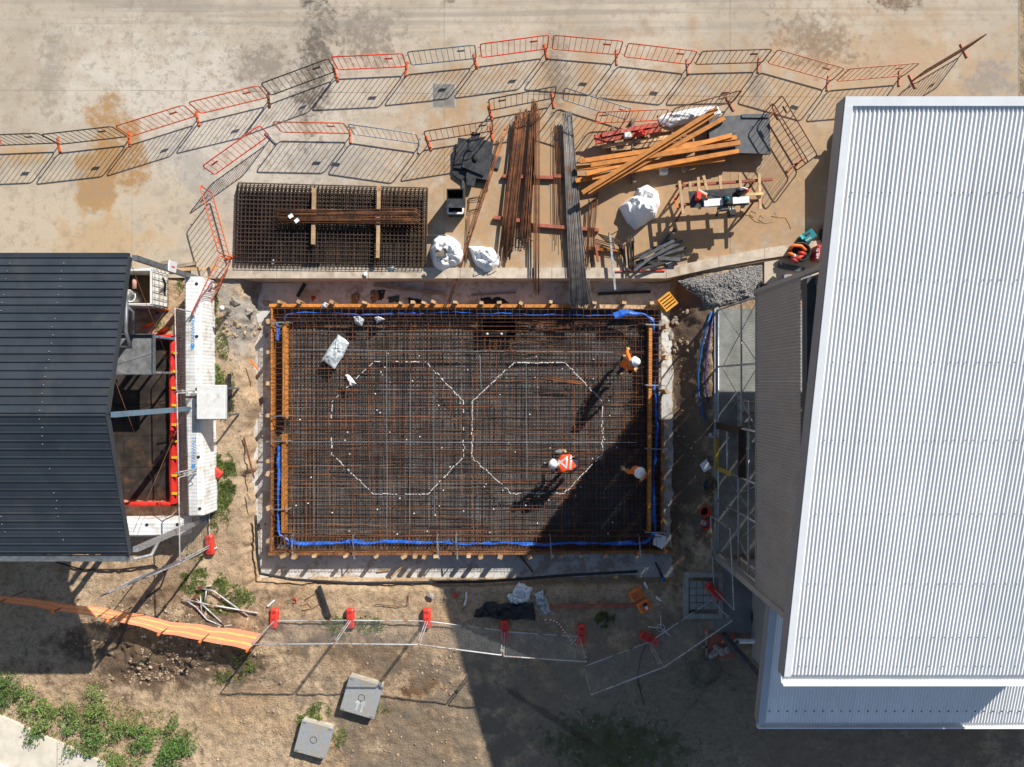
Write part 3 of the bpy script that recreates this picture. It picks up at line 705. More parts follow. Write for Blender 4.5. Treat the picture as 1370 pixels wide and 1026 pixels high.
while y > SYS+.02:
    yb = max(SYS, y-pw)
    if y > SYR > yb: yb = SYR
    panel(y, yb); y = yb
MB().box(((SX+SW)/2, SYN+.03, EZ-.02), (SX-SW+.02, .12, .09)).build('eaves_flashing', navy, srf)
for ya, yb in ((SYN, SYR), (SYR, SYS)):
    MB().beam((SX+.012, ya, shz(ya)-.06), (SX+.012, yb, shz(yb)-.06), .02, .16).build('barge_board', navy, srf)
mb = MB()
for k, xo in enumerate((1.6, 3.0, 4.4, 5.8)):
    y = SYN-.18
    while y > SYS:
        if rnd.random() < .75: mb.lathe((SX-xo+rnd.gauss(0, .02), y, shz(y)+.012), [(.012, 0), (.012, .014), (0, .018)], 5)
        y -= pw
tag(mb.build('screws', MAT['galv'], srf), kind='stuff')
mb = MB(); mb.box(((SX+SW)/2, SYS-.1, EZ-.06), (SX-SW, .14, .015)); mb.box(((SX+SW)/2, SYS-.16, EZ-.0), (SX-SW, .015, .12)); mb.build('gutter', MAT['dark_frame'], srf)
def spst(x, y, z, mat=MAT['dark_frame']): 
    MB().beam((x, y, 0), (x, y, z), .13, .13).build('post', mat, shed); MB().box((x, y, .02), (.3, .3, .04)).build('base_plate', mat, shed)
spst(SX+.12, SYN-.02, EZ-.05); spst(SX+.12, SYR, RZ-.1, M('blue_grey_post', (.13,.2,.27), .5, .2, .15, 4)); spst(SX+.12, SYS+.1, EZ-.1, MAT['galv']); 
for xx in (SX-2.2, SX-4.8, SX-7): spst(xx, SYS-.02, EZ-.1, MAT['galv']); spst(xx, SYN-.02, EZ-.05)
MB().tube([(SX-.02, SYN-1.0, EZ+.05), (SX-.02, SYN-1.9, EZ+.1), (SX+.0, SYN-2.3, EZ-.1), (SX-.3, SYN-2.3, EZ-.1)], .05, 8).build('downpipe', MAT['dark_frame'], shed)
for x_ in (0, 2.2): MB().tube([(SX+.05-x_, SYS-.15, EZ-.1), (SX+.05-x_, SYS-.2, EZ-.45), (SX+.3-x_, SYS-.15, EZ-.55), (SX+.1-x_, SYS+.1, 2.6)], .045, 8).build('downpipe', MAT['galv'], shed)
# slender tie rods below the roof edge
for a, b in (((SX, SYN-.1, 3.95), (-10.2, -.2, .2)), ((SX, SYS+.5, 3.8), (-9.6, 0.2, .2)), ((SX, .2, 4.7), (-10.6, -4.2, .2))): MB().tube([a, b], .007, 5).build('tie_rod', MAT['rusty_steel'], shed)
sgn = thing('notice_board', 'white notice board fixed to the corner post of the dark shed', 'sign', (SX+.12, SYN, 2.0))
MB().box((SX+.2, SYN+.06, 2.1), (.05, .3, .42), rz=R(-10)).build('board', MAT['white_paint'], sgn); MB().box((SX+.228, SYN+.05, 2.1), (.006, .03, .2), rz=R(-10)).build('red_mark', MAT['red_plastic'], sgn)
# ---------------------------------------------------------------- crowd barriers
BL = 2.13
def rrect(x0, x1, z0, z1, r, n=3):
    pts = []
    for cx, cz, a0 in ((x1-r, z0+r, -90), (x1-r, z1-r, 0), (x0+r, z1-r, 90), (x0+r, z0+r, 180)):
        for i in range(n+1):
            a = R(a0+90*i/n); pts.append((cx+r*math.cos(a), 0, cz+r*math.sin(a)))
    return pts+[pts[0]]
BM = {}
def barrier_meshes(col, foot):
    k = (col, foot)
    if k in BM: return BM[k]
    m, fm = MAT[col], MAT[foot]
    fr = MB().tube(rrect(.02, BL-.02, .2, 1.06, .09), .019, 6, False).mesh('frame', m)
    ba = MB().tube([(0, 0, .21), (0, 0, 1.05)], .0085, 5, False).mesh('bar', m)
    pl = MB().box((0, 0, 0), (.24, .012, .09)).mesh('name_plate', m)
    ft = MB(); ft.box((0, 0, .025), (.055, .46, .03)); ft.tube([(0, 0, .03), (0, 0, .22)], .018, 6); ft.box((0, .21, .012), (.07, .06, .024)); ft.box((0, -.21, .012), (.07, .06, .024))
    ft = ft.mesh('foot', fm)
    hk = MB().tube([(0, 0, .3), (-.05, 0, .3), (-.05, 0, .36)], .009, 5).mesh('hook', m)
    BM[k] = (fr, ba, pl, ft, hk); return BM[k]
def barrier(a, b, col, foot, label, group, feet=(1, 1), nb=11, plate=.78, gz=PADZ, bent=0):
    p, q = P(*a, 1.06+gz), P(*b, 1.06+gz); d = q-p; L = d.length
    fr, ba, pl, ft, hk = barrier_meshes(col, foot)
    o = thing('crowd_barrier', label, 'barrier', (p.x, p.y, gz), math.atan2(d.y, d.x), group); o.scale = (L/BL, 1, 1)
    o.rotation_euler[0] = bent
    part('frame', fr, o)
    for i in range(nb): part('bar', ba, o, (BL*(i+1)/(nb+1), 0, 0))
    part('name_plate', pl, o, (BL*plate, 0, .78)); part('hook', hk, o, (.01, 0, 0)); part('hook', hk, o, (.01, 0, .55))
    for i, x in enumerate((.2, BL-.2)):
        if feet[i]: part('foot', ft, o, (x if feet[i] == 1 else (.05 if i == 0 else BL-.05), 0, 0), (0, 0, R(rnd.uniform(-14, 14))))
    return o
GO = 'outer row of barriers across the yard'; GI = 'inner row of barriers round the stored steel'
outer = [((-45, 182), (51, 178), 'black_steel', 'orange_steel', 'dark crowd barrier at the far left end of the outer row'),
 ((54, 180), (150, 169), 'black_steel', 'orange_steel', 'dark crowd barrier with orange foot, left of the mud stain in the outer row'),
 ((153, 169), (246, 140), 'orange_steel', 'orange_steel', 'orange crowd barrier standing over the mud stain in the outer row'),
 ((251, 137), (346, 114), 'orange_steel', 'rusty_steel', 'orange crowd barrier right of the mud stain, fourth from left in outer row'),
 ((348, 112), (440, 78), 'black_steel', 'orange_steel', 'dark crowd barrier rising steeply beside the bright red one in outer row'),
 ((442, 76), (539, 71.5), 'red_steel', 'orange_steel', 'bright red crowd barrier, nearly level, sixth from left in outer row'),
 ((544, 69.5), (636, 60), 'dark_frame', 'orange_steel', 'bare grey crowd barrier above the square drain plate in outer row'),
 ((641.5, 59), (735, 46.5), 'red_steel', 'orange_steel', 'red crowd barrier just left of the top bend of the outer row'),
 ((740, 47), (834.6, 55), 'orange_steel', 'faded_steel', 'orange crowd barrier just right of the top bend of the outer row'),
 ((840, 57.5), (934, 68.5), 'orange_steel', 'faded_steel', 'orange crowd barrier between the top bend and the brown one in outer row'),
 ((939, 68.5), (1034, 65.7), 'rusty_steel', 'faded_steel', 'dark brown crowd barrier towards right of the outer row'),
 ((1040, 66), (1131, 91.5), 'faded_steel', 'faded_steel', 'faded pink orange crowd barrier sloping down to the right in outer row'),
 ((1136, 92), (1231.5, 84), 'faded_steel', 'faded_steel', 'faded orange crowd barrier just above the corner of the pale roof'),
 ((1240, 93), (1322, 44), 'rusty_steel', 'faded_steel', 'rusty crowd barrier seen edge on at the right end of the outer row')]
for i, (a, b, c, f, l) in enumerate(outer): barrier(a, b, c, f, l, GO, (1 if i in (0, 13) else 0, 2))
inner = [((270, 222.6), (347.6, 167), 'red_steel', 'galv', 'bright orange red crowd barrier at the upper left bend of the inner row', .15, PADZ),
 ((363.7, 162.8), (460.6, 164.6), 'orange_steel', 'faded_steel', 'orange crowd barrier, level, above the mesh stack in the inner row', .78, PADZ),
 ((464.4, 165.6), (557, 179), 'galv', 'galv', 'silver crowd barrier above the mesh stack in the inner row', .02, PADZ),
 ((566, 176), (659, 161), 'rusty_steel', 'orange_steel', 'thin dark crowd barrier behind the black plywood pile', .85, PADZ),
 ((653, 133), (745, 115), 'black_steel', 'orange_steel', 'dark crowd barrier at the top ends of the long rebar bundles', .2, PADZ),
 ((755, 117), (845, 145.6), 'dark_frame', 'faded_steel', 'grey crowd barrier above the grey bar bundle in the inner row', .9, PADZ),
 ((799, 150), (896, 146), 'orange_steel', 'faded_steel', 'orange crowd barrier behind the red beams in the inner row', .1, PADZ),
 ((902, 145), (994, 120), 'rusty_steel', 'faded_steel', 'dark crowd barrier over the white plastic sheet in the inner row', .75, PADZ),
 ((1046, 127), (1094, 208), 'rusty_steel', 'faded_steel', 'outer of two rusty crowd barriers side by side near the pale roof', .18, PADZ),
 ((1034, 137), (1082, 217), 'rusty_steel', 'faded_steel', 'inner of two rusty crowd barriers side by side near the pale roof', .18, PADZ),
 ((267, 247), (292, 338), 'orange_steel', 'orange_steel', 'orange crowd barrier running down beside the left end of mesh stack', .8, PADZ),
 ((294, 341), (255, 422), 'orange_steel', 'orange_steel', 'orange crowd barrier leaning over the white plastic barrier wall end', .9, .1)]
for i, (a, b, c, f, l, pl, z) in enumerate(inner): barrier(a, b, c, f, l, GI, (2, 2) if i in (3, 4) else ((1, 1) if i in (8, 9) else (0, 2)), plate=pl, gz=z)

# ---------------------------------------------------------------- temporary mesh fences
FW, FH = 2.36, 2.05
ff = MB().tube(rrect(.02, FW-.02, .08, FH, .03, 2), .019, 6, False)
ff_me = ff.mesh('frame', MAT['galv_rust'])
mb = MB(); x = .1
while x < FW-.05: mb.tube([(x, .012, .1), (x, .012, FH-.02)], .0023, 3, False); x += .078
z = .16
while z < FH: mb.tube([(.03, .016, z), (FW-.03, .016, z)], .0023, 3, False); z += .078
fm_me = mb.mesh('wire_infill', MAT['galv'])
blk = MB(); blk.bbox((0, 0, .075), (.24, .62, .15), b=.035); 
blk_me = blk.mesh('block', MAT['red_plastic'])
rec_me = MB().box((0, 0, .154), (.11, .07, .016)).mesh('recess_shade_pad', MAT['case_red'])  # raised pad, shade of a handle recess put into its darker red
stm = MB(); 
for yy in (-.1, .1): stm.lathe((0, yy, .15), [(.028, 0), (.028, .006), (0, .006)], 8)
def fence(a, b, label, group, gz=0.0, scale=True):
    p, q = P(*a, gz), P(*b, gz); d = q-p
    o = thing('mesh_fence_panel', label, 'fence', (p.x, p.y, gz+.05), math.atan2(d.y, d.x), group); o.scale = (d.length/FW, 1, 1)
    part('frame', ff_me, o); tag(part('wire_infill', fm_me, o), kind='stuff')
    for zz in (1.7,): MB().box((FW-.01, 0, zz), (.1, .06, .05)).build('clamp', MAT['galv'], o, True)
    return o
def fblock(px, py, rz, label, gz=.02, tilt=0):
    o = thing('fence_foot_block', label, 'fence foot', P(px, py, gz), rz, 'red plastic fence feet'); o.rotation_euler[0] = tilt
    part('block', blk_me, o); [part('recess_shade_pad', rec_me, o, (0, y, 0)) for y in (-.2, 0, .2)]; return o
GF = 'temporary mesh fence panels'
fence((277, 421), (279, 523), 'mesh fence panel beside upper half of the white barrier wall', GF)
fence((279.5, 524), (281.5, 625), 'mesh fence panel beside lower half of the white barrier wall', GF)
fence((281.5, 626), (283, 729), 'mesh fence panel ending at the red foot by the lower white barrier', GF)
fence((283, 731), (186, 771), 'mesh fence panel turning left under the lower corner of the dark shed', GF)
fence((368, 829), (469, 828), 'first mesh fence panel right of the orange mesh', GF)
fence((470, 828), (571, 829), 'sunlit mesh fence panel above the two metal pit lids', GF)
fence((572, 829), (673, 842), 'mesh fence panel crossing the edge of the large shadow', GF)
fence((674, 843), (776, 850), 'mesh fence panel in shade just below the black plastic sheet', GF)
fence((780, 890), (867, 857), 'mesh fence panel set at an angle in the middle of the shade', GF)
fence((868, 857), (952, 800), 'mesh fence panel in shade reaching up to the drain cover', GF)
fence((954, 788), (949, 688), 'mesh fence panel standing along the lower end of the building', GF)
for a in ((368, 826, .06, 'red fence foot at the end of the orange mesh'), (469.5, 826, -.04, 'red fence foot second from left on the lower fence'), (571.5, 826, .0, 'red fence foot third from left, above the metal lids'),
          (675, 842, .0, 'shaded red fence foot touching the black plastic sheet'), (777, 848, .06, 'faded red fence foot beside the striped tape'), (868, 853, R(62), 'red fence foot turned sideways in the middle of the shade'),
          (955, 790, R(48), 'red fence foot lying on the drain cover'), (287, 628, R(52), 'red fence foot against the middle of the white barrier wall'), (282, 728, R(-4), 'red fence foot on sand below the white barrier wall')):
    fblock(a[0], a[1], -a[2] if abs(a[2]) < .2 else a[2], a[3], gz=.02 if a[3].find('drain') < 0 else .1)
# low fence stays / struts on the long wall fence
mb = thing('fence_stay', 'steel stay brace leaning across the lower part of the white barrier wall', 'brace', P(285, 627, .1))
MB().tube([P(286, 622, .2), P(243, 631, 1.6), P(233, 633, 1.65)], .02, 6).build('arm', MAT['galv_rust'], mb)
MB().tube([P(281, 660, .15), P(270, 662, .3), P(250, 637, 1.4)], .014, 6).build('leg', MAT['galv_rust'], mb)
# ---------------------------------------------------------------- orange barrier mesh on pickets
om = NT('orange_safety_mesh'); cz = om.n('ShaderNodeSeparateXYZ'); om.put(cz.inputs[0], om.pos)
om_m = om.done(om.mix(om.noise(5, 4), (.75,.24,.13), (.82,.33,.2)), .6); oy = M('yellow_mesh_band', (.8,.6,.12), .6)
omf = thing('orange_mesh_fence', 'long orange plastic safety mesh with yellow bands sagging between capped pickets', 'mesh fence', P(180, 820, 0))
base_pts = [(-40, 776), (35, 790), (106, 801), (176, 812), (240, 829), (292, 838), (352, 850)]
tops = [1.0, 1.0, 1.0, 1.0, 1.0, 1.0, .98]; bots = [.88, .84, .77, .68, .52, .36, .18]
bw = [P(*p, 0) for p in base_pts]
def mpt(s, v):
    i = min(int(s), len(bw)-2); f = s-i; p = bw[i].lerp(bw[i+1], f)
    sag = .1*math.sin(math.pi*f)
    tz = tops[i]+(tops[i+1]-tops[i])*f - sag*.6; bz = bots[i]+(bots[i+1]-bots[i])*f - sag
    d = (bw[i+1]-bw[i]).normalized(); nn = Vector((-d.y, d.x, 0)); wide = -.1-.1*(s/6)
    p = p + nn*((v-.5)*wide) + Vector((0, 0, bz+(tz-bz)*v + .02*math.sin(s*9+v*4)))
    return p
ns = 190
mo, my = MB(), MB()
for j in range(20):
    v = j/19; t = my if j in (5, 6, 13, 14) else mo
    vs = []; hw = .38/19
    for i in range(ns//2+1): vs += [mpt(6*i/(ns/2)*.9999, v-hw), mpt(6*i/(ns/2)*.9999, v+hw)]
    t.add(vs, [(2*i, 2*i+2, 2*i+3, 2*i+1) for i in range(ns//2)], True)
for i in range(ns+1): mo.tube([mpt(6*i/ns*.9999, v/5) for v in range(6)], .012, 3, False)
tag(mo.build('orange_strands', om_m, omf), kind='stuff'); tag(my.build('yellow_band', oy, omf), kind='stuff')
for i, (a, b) in enumerate(base_pts):
    p = P(a, b, 0); MB().tube([p, p+Vector((0, 0, 1.3))], .014, 5).build('picket', MAT['black_steel'], omf)
    c = MB().lathe(p+Vector((0, 0, 1.24)), [(.03, 0), (.045, .03), (.045, .1), (.02, .13), (0, .13)], 8).build('picket_cap', MAT['orange_plastic'], omf)
# ---------------------------------------------------------------- stored steel: mesh stack and bundles
GZ = PADZ
def mesh_sheet(o, a, b, c, d, z, label, pitch=.122):
    """a,b,c,d corners (px) clockwise from top left"""
    t = thing('mesh_sheet', label, 'steel mesh', P((a[0]+c[0])/2, (a[1]+c[1])/2, z), group='stacked sheets of steel mesh')
    A, B, C_, D = [P(*q, z) for q in (a, b, c, d)]
    nx = int((B-A).length/pitch); ny = int((D-A).length/pitch)
    m1, m2 = MB(), MB()
    w_ = lambda: Vector((rnd.gauss(0, .003), rnd.gauss(0, .003), rnd.gauss(0, .003)))
    for i in range(nx+1):
        f = i/nx; m1.tube([A.lerp(B, f)+w_(), D.lerp(C_, f)+w_()], .011, 4, False)
    for j in range(ny+1):
        f = j/ny; m2.tube([A.lerp(D, f)+Vector((0, 0, .014))+w_(), B.lerp(C_, f)+Vector((0, 0, .014))+w_()], .011, 4, False)
    tag(m1.build('cross_wires', MAT['rebar_dark'], t), kind='stuff'); tag(m2.build('long_wires', MAT['rebar_dark'], t), kind='stuff')
labs = ['steel mesh sheet at the bottom of the rusty mesh stack', 'steel mesh sheet second from bottom of the mesh stack', 'steel mesh sheet third from bottom of the mesh stack', 'steel mesh sheet fourth from bottom of the mesh stack', 'steel mesh sheet second from top of the mesh stack', 'steel mesh sheet on top of the mesh stack, under the rebar bundle']
for i in range(6):
    dx, dy = (rnd.uniform(-.7, .7), rnd.uniform(-.7, .7)) if i else (-1.5, 2)
    mesh_sheet(None, (319+dx, 245+dy), (572+dx, 252+dy), (570+dx, 353+dy), (316+dx, 350+dy), GZ+.03+.045*i, labs[i])
def bundle(name, label, a0, b0, a1, b1, z0, z1, n, mat, r=.009, spread=.05, cat='rebar bundle', ends=6, bent=False, wob=.012):
    """n loose bars between (a0..a1) at one end and (b0..b1) at the other"""
    t = thing(name, label, cat, P(*along(along(a0, a1, .5), along(b0, b1, .5), .5), min(z0, z1)))
    for i in range(n):
        f = i/max(1, n-1); g = min(1, max(0, f+rnd.gauss(0, .06)))
        p = P(*along(a0, a1, f), z0+rnd.uniform(0, spread)); q = P(*along(b0, b1, g), z1+rnd.uniform(0, spread))
        d = (q-p).normalized(); p = p-d*rnd.uniform(-ends, ends)/43; q = q+d*rnd.uniform(-ends, ends)/43
        s = Vector((-d.y, d.x, 0)); b1_, b2_ = rnd.gauss(0, wob), rnd.gauss(0, wob)
        pts = [p, p.lerp(q, .3)+s*b1_, p.lerp(q, .7)+s*b2_, q]
        if bent: pts.append(q+d*.05+s*rnd.uniform(-.12, .12)+Vector((0, 0, -.03)))
        MB().tube(pts, r, 5).build('bar', MAT[mat], t)
    return t
tm = MAT['timber']
def stick(name, label, a, b, w, h, z, mat, cat='timber', group=None, zb=None):
    p, q = P(*a, z), P(*b, z if zb is None else zb)
    o = MB().beam(p, q, w, h).build(name, mat); return tag(o, label, cat, group)
stick('timber_bearer', 'pale timber bearer lying across the mesh stack, left of the two', (420.5, 252), (419, 327), .11, .09, GZ+.37, tm)
stick('timber_bearer', 'pale timber bearer lying across the mesh stack, right of the two', (507, 247), (505.5, 345), .1, .09, GZ+.37, tm)
bundle('rebar_bundle', 'rusty straight rebar bundle on timber bearers over the mesh stack, upper half', (371, 281), (553, 279), (371, 289), (556, 287), GZ+.42, GZ+.42, 16, 'rebar', .0095, .07, ends=4, bent=True)
bundle('rebar_bundle', 'rusty straight rebar bundle on timber bearers over the mesh stack, lower half', (373, 291), (555, 290), (373, 298), (560, 300), GZ+.42, GZ+.42, 16, 'rebar', .0095, .06, ends=4, bent=True)
for a, l in (((389, 289), 'white paper tag tied to the upper rebar bundle on the mesh'), ((397, 295), 'white paper tag tied to the lower rebar bundle on the mesh')):
    tag(MB().box(P(*a, GZ+.52), (.14, .11, .006), rz=rnd.uniform(.3, .8)).build('paper_tag', MAT['paper'], None), l, 'tag')
bundle('rebar_bundle', 'long rusty rebar bundle, left of the two leaning bundles', (689, 156), (668, 336), (705, 156), (686, 338), GZ+.2, GZ+.16, 52, 'rebar', .011, .1, ends=12, wob=.007)
bundle('rebar_bundle', 'long rusty rebar bundle with bent ends, right of the two leaning bundles', (711, 140), (696, 316), (719, 140), (709, 316), GZ+.2, GZ+.16, 34, 'rebar', .011, .1, ends=8, bent=True, wob=.007)
bundle('rebar_bundle', 'thin rusty rebar bundle running out over the pit edge', (715, 145), (714, 391), (722, 150), (721, 391), GZ+.26, GZ+.24, 9, 'rebar', .01, .08, ends=6)
bundle('rebar_bundle', 'thick grey rebar bundle running from the yard onto the formwork', (753, 156), (763, 406), (765, 155), (787, 405), GZ+.24, .16, 80, 'rebar_grey', .014, .07, ends=7, wob=.005)
bundle('rebar_bundle', 'few loose grey bars right of the thick grey bundle over the kerb', (774, 318), (784, 405), (780, 318), (793, 404), GZ+.12, .02, 6, 'rebar_grey', .009, .05)
bundle('rebar_bundle', 'pair of long bars slanting down from the yard into the pit', (676, 168), (598, 405), (680, 168), (602, 405), GZ+.3, .0, 4, 'rebar_orange', .011, .03, ends=3)
bundle('rebar_bundle', 'short loose bars between the white sacks', (626, 285), (621, 350), (629, 285), (626, 350), GZ+.05, GZ+.05, 5, 'rebar', .009, .04)
bundle('rebar_bundle', 'thin rusty bars lying below the orange beams', (790, 262), (783, 352), (800, 262), (793, 352), GZ+.2, GZ+.1, 10, 'rebar', .009, .06, ends=12)
bundle('rebar_bundle', 'few thin bars lying left of the thick grey bundle', (742, 175), (741, 318), (752, 185), (752, 320), GZ+.12, GZ+.12, 6, 'rebar', .008, .02, ends=14)
bundle('rebar_bundle', 'short bent bar bundle with hooked tops beside the dark offcuts', (838, 319), (840, 360), (848, 319), (849, 362), GZ+.2, GZ+.18, 18, 'rebar_dark', .012, .16, ends=4)
t = thing('hooked_bars', 'hooked ends of bent bars lying by the grey post', 'rebar', P(815, 322, GZ))
for i in range(11):
    a = P(798+i*1.2, 312+i*1.1, GZ+.12+.02*i); b = P(826+i*.9, 320+i*.8+rnd.gauss(0, 1), GZ+.12+.02*i); c = P(829+i*.9, 335+i*2, GZ+.1)
    MB().tube([a, b, c], .009, 5).build('bar', MAT['rebar_dark'], t)
tr = MAT['timber_red']; GB = 'red stained timber bearers under the steel'
for a, b, l in (((672, 236), (740, 238), 'red bearer under the upper part of the rusty bundles'), ((741, 236), (760, 236.5), 'short red bearer end left of the thick grey bundle'), ((769, 238), (800, 238), 'red bearer end right of the grey bundle by the orange beams'),
                ((661, 291), (700, 296), 'red bearer under the lower part of the rusty bundles'), ((709, 301), (801, 308), 'long red bearer crossing under the thick grey bundle')):
    stick('timber_bearer', l, a, b, .1, .14, GZ+.075, tr, 'timber', GB)
stick('timber_bearer', 'orange brown board under the short bent bars near the kerb', (775, 331), (832, 336), .1, .1, GZ+.06, MAT['lvl'])
stick('timber_post', 'small brown stake standing in the sand near the kerb', (797, 327), (800, 350), .07, .08, GZ+.15, MAT['timber_red'])
stick('steel_angle', 'slim grey steel post lying over the kerb into the pit', (816, 314), (823, 388), .06, .06, GZ+.28, MAT['galv'], 'steel post')
stick('marker_pole', 'thin red and white pole lying along the kerb', (822, 363), (890, 362), .03, .03, GZ+.1, MAT['red_plastic'], 'pole')
# ---------------------------------------------------------------- orange timber beams
GBM = 'crossed pile of orange timber beams'
bms = [((776, 216), (985, 184), .5, 'top straight beam'), ((790, 221), (990, 191), .58, ''), ((770, 225), (930, 213), .36, ''), ((784, 233), (979, 181), .52, ''), ((770, 242), (972, 203), .34, ''), ((792, 238), (988, 202), .42, ''),
       ((850, 226), (969, 213), .34, ''), ((779, 258), (959, 145), .66, ''), ((786, 258), (955, 153), .6, ''), ((791, 257), (969, 158), .5, '')]
blab = ['orange timber beam at the upper edge of the crossed pile', 'orange timber beam crossing over the middle, its end on the black plates', 'short orange timber beam low in the left of the crossed pile', 'orange timber beam whose right end points highest across the black plates',
        'orange timber beam along the lower left edge of the crossed pile', 'orange timber beam with the longest right end in the crossed pile', 'short orange timber beam at the lower right edge of the crossed pile', 'steep orange timber beam on top, reaching up to the white plastic',
        'steep orange timber beam just below the topmost steep one', 'steep orange timber beam lowest right of the three steep ones']
for (a, b, z, _), l in zip(bms, blab): stick('timber_beam', l, a, b, .13, .09, GZ+z, MAT['lvl'], 'beam', GBM, zb=GZ+z+rnd.uniform(-.04, .06))
for a, b, z, l in (((846, 160), (848, 245), .2, 'pale trestle timber under the left side of orange beams'), ((915, 175), (915, 230), .2, 'pale trestle timber under the right side of orange beams')):
    stick('timber_bearer', l, a, b, .1, .25, GZ+.13, MAT['timber_grey'])
# pallet of red beams with items
t = thing('beam_pallet', 'timber pallet below red steel beams behind the orange timber', 'pallet', P(850, 190, GZ))
for a, b in (((806, 196), (905, 182)), ((818, 201), (915, 187)), ((800, 187), (900, 172))): MB().beam(P(*a, GZ+.2), P(*b, GZ+.2), .12, .05).build('slat', MAT['timber'], t)
for x in (820, 860, 900): MB().beam(P(x, 170, GZ+.09), P(x, 205, GZ+.09), .09, .16).build('bearer', MAT['timber_grey'], t)
rs = M('faded_red_steel_beam', (.4,.07,.04), .6, 0, .25, 5, (.5,.3,.24), .35)
for i, (a, b) in enumerate((((795, 184), (880, 167)), ((797, 190), (885, 173)), ((805, 181), (870, 168)))):
    tag(MB().beam(P(*a, GZ+.32+.05*(i == 2)), P(*b, GZ+.32+.05*(i == 2)), .13, .1).build('steel_beam', rs), ('upper red steel beam on the pallet', 'lower red steel beam on the pallet', 'short red steel beam on top of the pallet pair')[i], 'steel beam')
def crumple(name, label, pts, z, h, mat, cat, seed=0, n=22, fr=2.2, rough=.5, group=None, parent=None, drop=True):
    """crumpled film or sack: a polygon footprint pulled up into folds"""
    c = (sum(p[0] for p in pts)/len(pts), sum(p[1] for p in pts)/len(pts)); m = len(pts)
    def rim(a):
        a = (a % 1)*m; i = int(a); f = a-i; return along(pts[i % m], pts[(i+1) % m], f)
    mb = MB(); vs = []; NA = 44
    for j in range(n+1):
        rr = j/n
        for k in range(NA):
            e = rim(k/NA); x, y = along(c, e, rr); p = P(x, y, z)
            prof = (1-rr**3.2) if drop else 1
            q = fbm(p.x, p.y, fr, 4, seed); q2 = 1-abs(fbm(p.x, p.y, fr*1.9, 3, seed+4))*2
            p.z = z + h*prof*(.75+.5*q) + rough*.09*q2*min(1, prof+.25) - .02
            p.x += .05*rough*fbm(p.x, p.y, fr*2, 3, seed+9); p.y += .05*rough*fbm(p.x, p.y, fr*2, 3, seed+19)
            vs.append(p)
    fs = [(j*NA+k, j*NA+(k+1) % NA, (j+1)*NA+(k+1) % NA, (j+1)*NA+k) for j in range(n) for k in range(NA)]
    fs = [f[::-1] for f in fs]
    mb.add(vs, fs, True); o = mb.build(name, mat, parent)
    if parent is None: tag(o, label, cat, group)
    return o
crumple('plastic_sheet', 'crumpled white plastic sheet at the upper ends of the orange beams', [(880, 158), (884, 166), (897, 170), (915, 166), (935, 160), (958, 155), (966, 152), (960, 142), (935, 143), (905, 150), (888, 153)], GZ+.3, .16, MAT['bag'], 'plastic sheet', 3, fr=1.8)
crumple('red_bag', 'small red plastic bag on the pallet of red beams', [(849, 178), (858, 173), (865, 176), (864, 181), (853, 183)], GZ+.4, .12, MAT['red_plastic'], 'bag', 4, 8, 5)
tag(MB().bbox(P(839.5, 181, GZ+.43), (.22, .17, .12), .1, .02).build('white_box', MAT['white_plastic'], None), 'small white box on the pallet of red beams', 'box')
tag(MB().bbox(P(888, 228, GZ+.1), (.25, .24, .2), .05, .03).build('plastic_tub', MAT['white_plastic'], None), 'small clear white plastic tub below the orange beams', 'tub')
# dark plate stack
t = thing('plate_stack_pallet', 'timber blocks carrying the stack of dark panels', 'blocks', P(988, 185, GZ))
for x in (955, 988, 1020): MB().box(P(x, 183, GZ+.05), (.1, 1.1, .1)).build('block', MAT['timber_grey'], t)
pn = ['lowest dark grey panel of the stack beside the orange beams', 'middle dark grey panel of the stack beside the orange beams', 'upper dark grey panel of the stack beside the orange beams', 'topmost dark grey panel with white marks beside the orange beams']
for i in range(4):
    tag(MB().prism([P(a+rnd.uniform(-1.5, 1.5), b+rnd.uniform(-1.5, 1.5), GZ+.3) for a, b in ((948, 157), (1028, 154), (1029, 206), (948, 204))], GZ+.115+i*.075, GZ+.183+i*.075).build('form_panel', MAT['plate_grey']), pn[i], 'panel', 'dark form panels stacked')
tag(MB().prism(PL([(992, 153), (1029, 153), (1028, 158), (992, 158)], GZ+.4), GZ+.42, GZ+.45).build('panel_strip', MAT['plate_grey']), 'narrow dark strip on the upper edge of the panel stack', 'strip')
# black plywood pile
GP = 'pile of black form plywood'
def ply(pts, z, th, label, mat=None, name='ply_sheet'): return tag(MB().prism(PL(pts, z+th), z, z+th).build(name, mat or MAT['ply_black']), label, 'plywood', GP)
ply([(606, 233), (606, 200), (650, 205), (650, 243), (620, 243)], GZ+.02, .09, 'bottom sheet of the black plywood pile')
ply([(655, 205), (671, 210), (667, 226), (653, 222)], GZ+.02, .05, 'grey plywood scrap sticking out right of the black pile', MAT['plate_grey'])
ply([(613, 184), (628, 186), (620, 226), (607, 224)], GZ+.12, .06, 'narrow black sheet on the left of the plywood pile')
ply([(628, 184), (660, 190), (654, 241), (624, 236)], GZ+.13, .07, 'large black sheet with cut-out in the plywood pile')
ply([(618, 223), (624, 199), (655, 212), (647, 235)], GZ+.21, .05, 'tilted black sheet on top of the plywood pile')
ply([(631, 176), (643, 178), (640, 186), (630, 184)], GZ+.12, .05, 'small black offcut at the top of the plywood pile')
ply([(624, 232), (638, 236), (634, 249), (624, 247)], GZ+.2, .05, 'black triangular offcut at the foot of the plywood pile')
ply([(648, 241), (653, 241), (653, 254), (648, 254)], GZ+.02, .05, 'pale grey plywood strip standing below the black pile', MAT['plate_grey'])
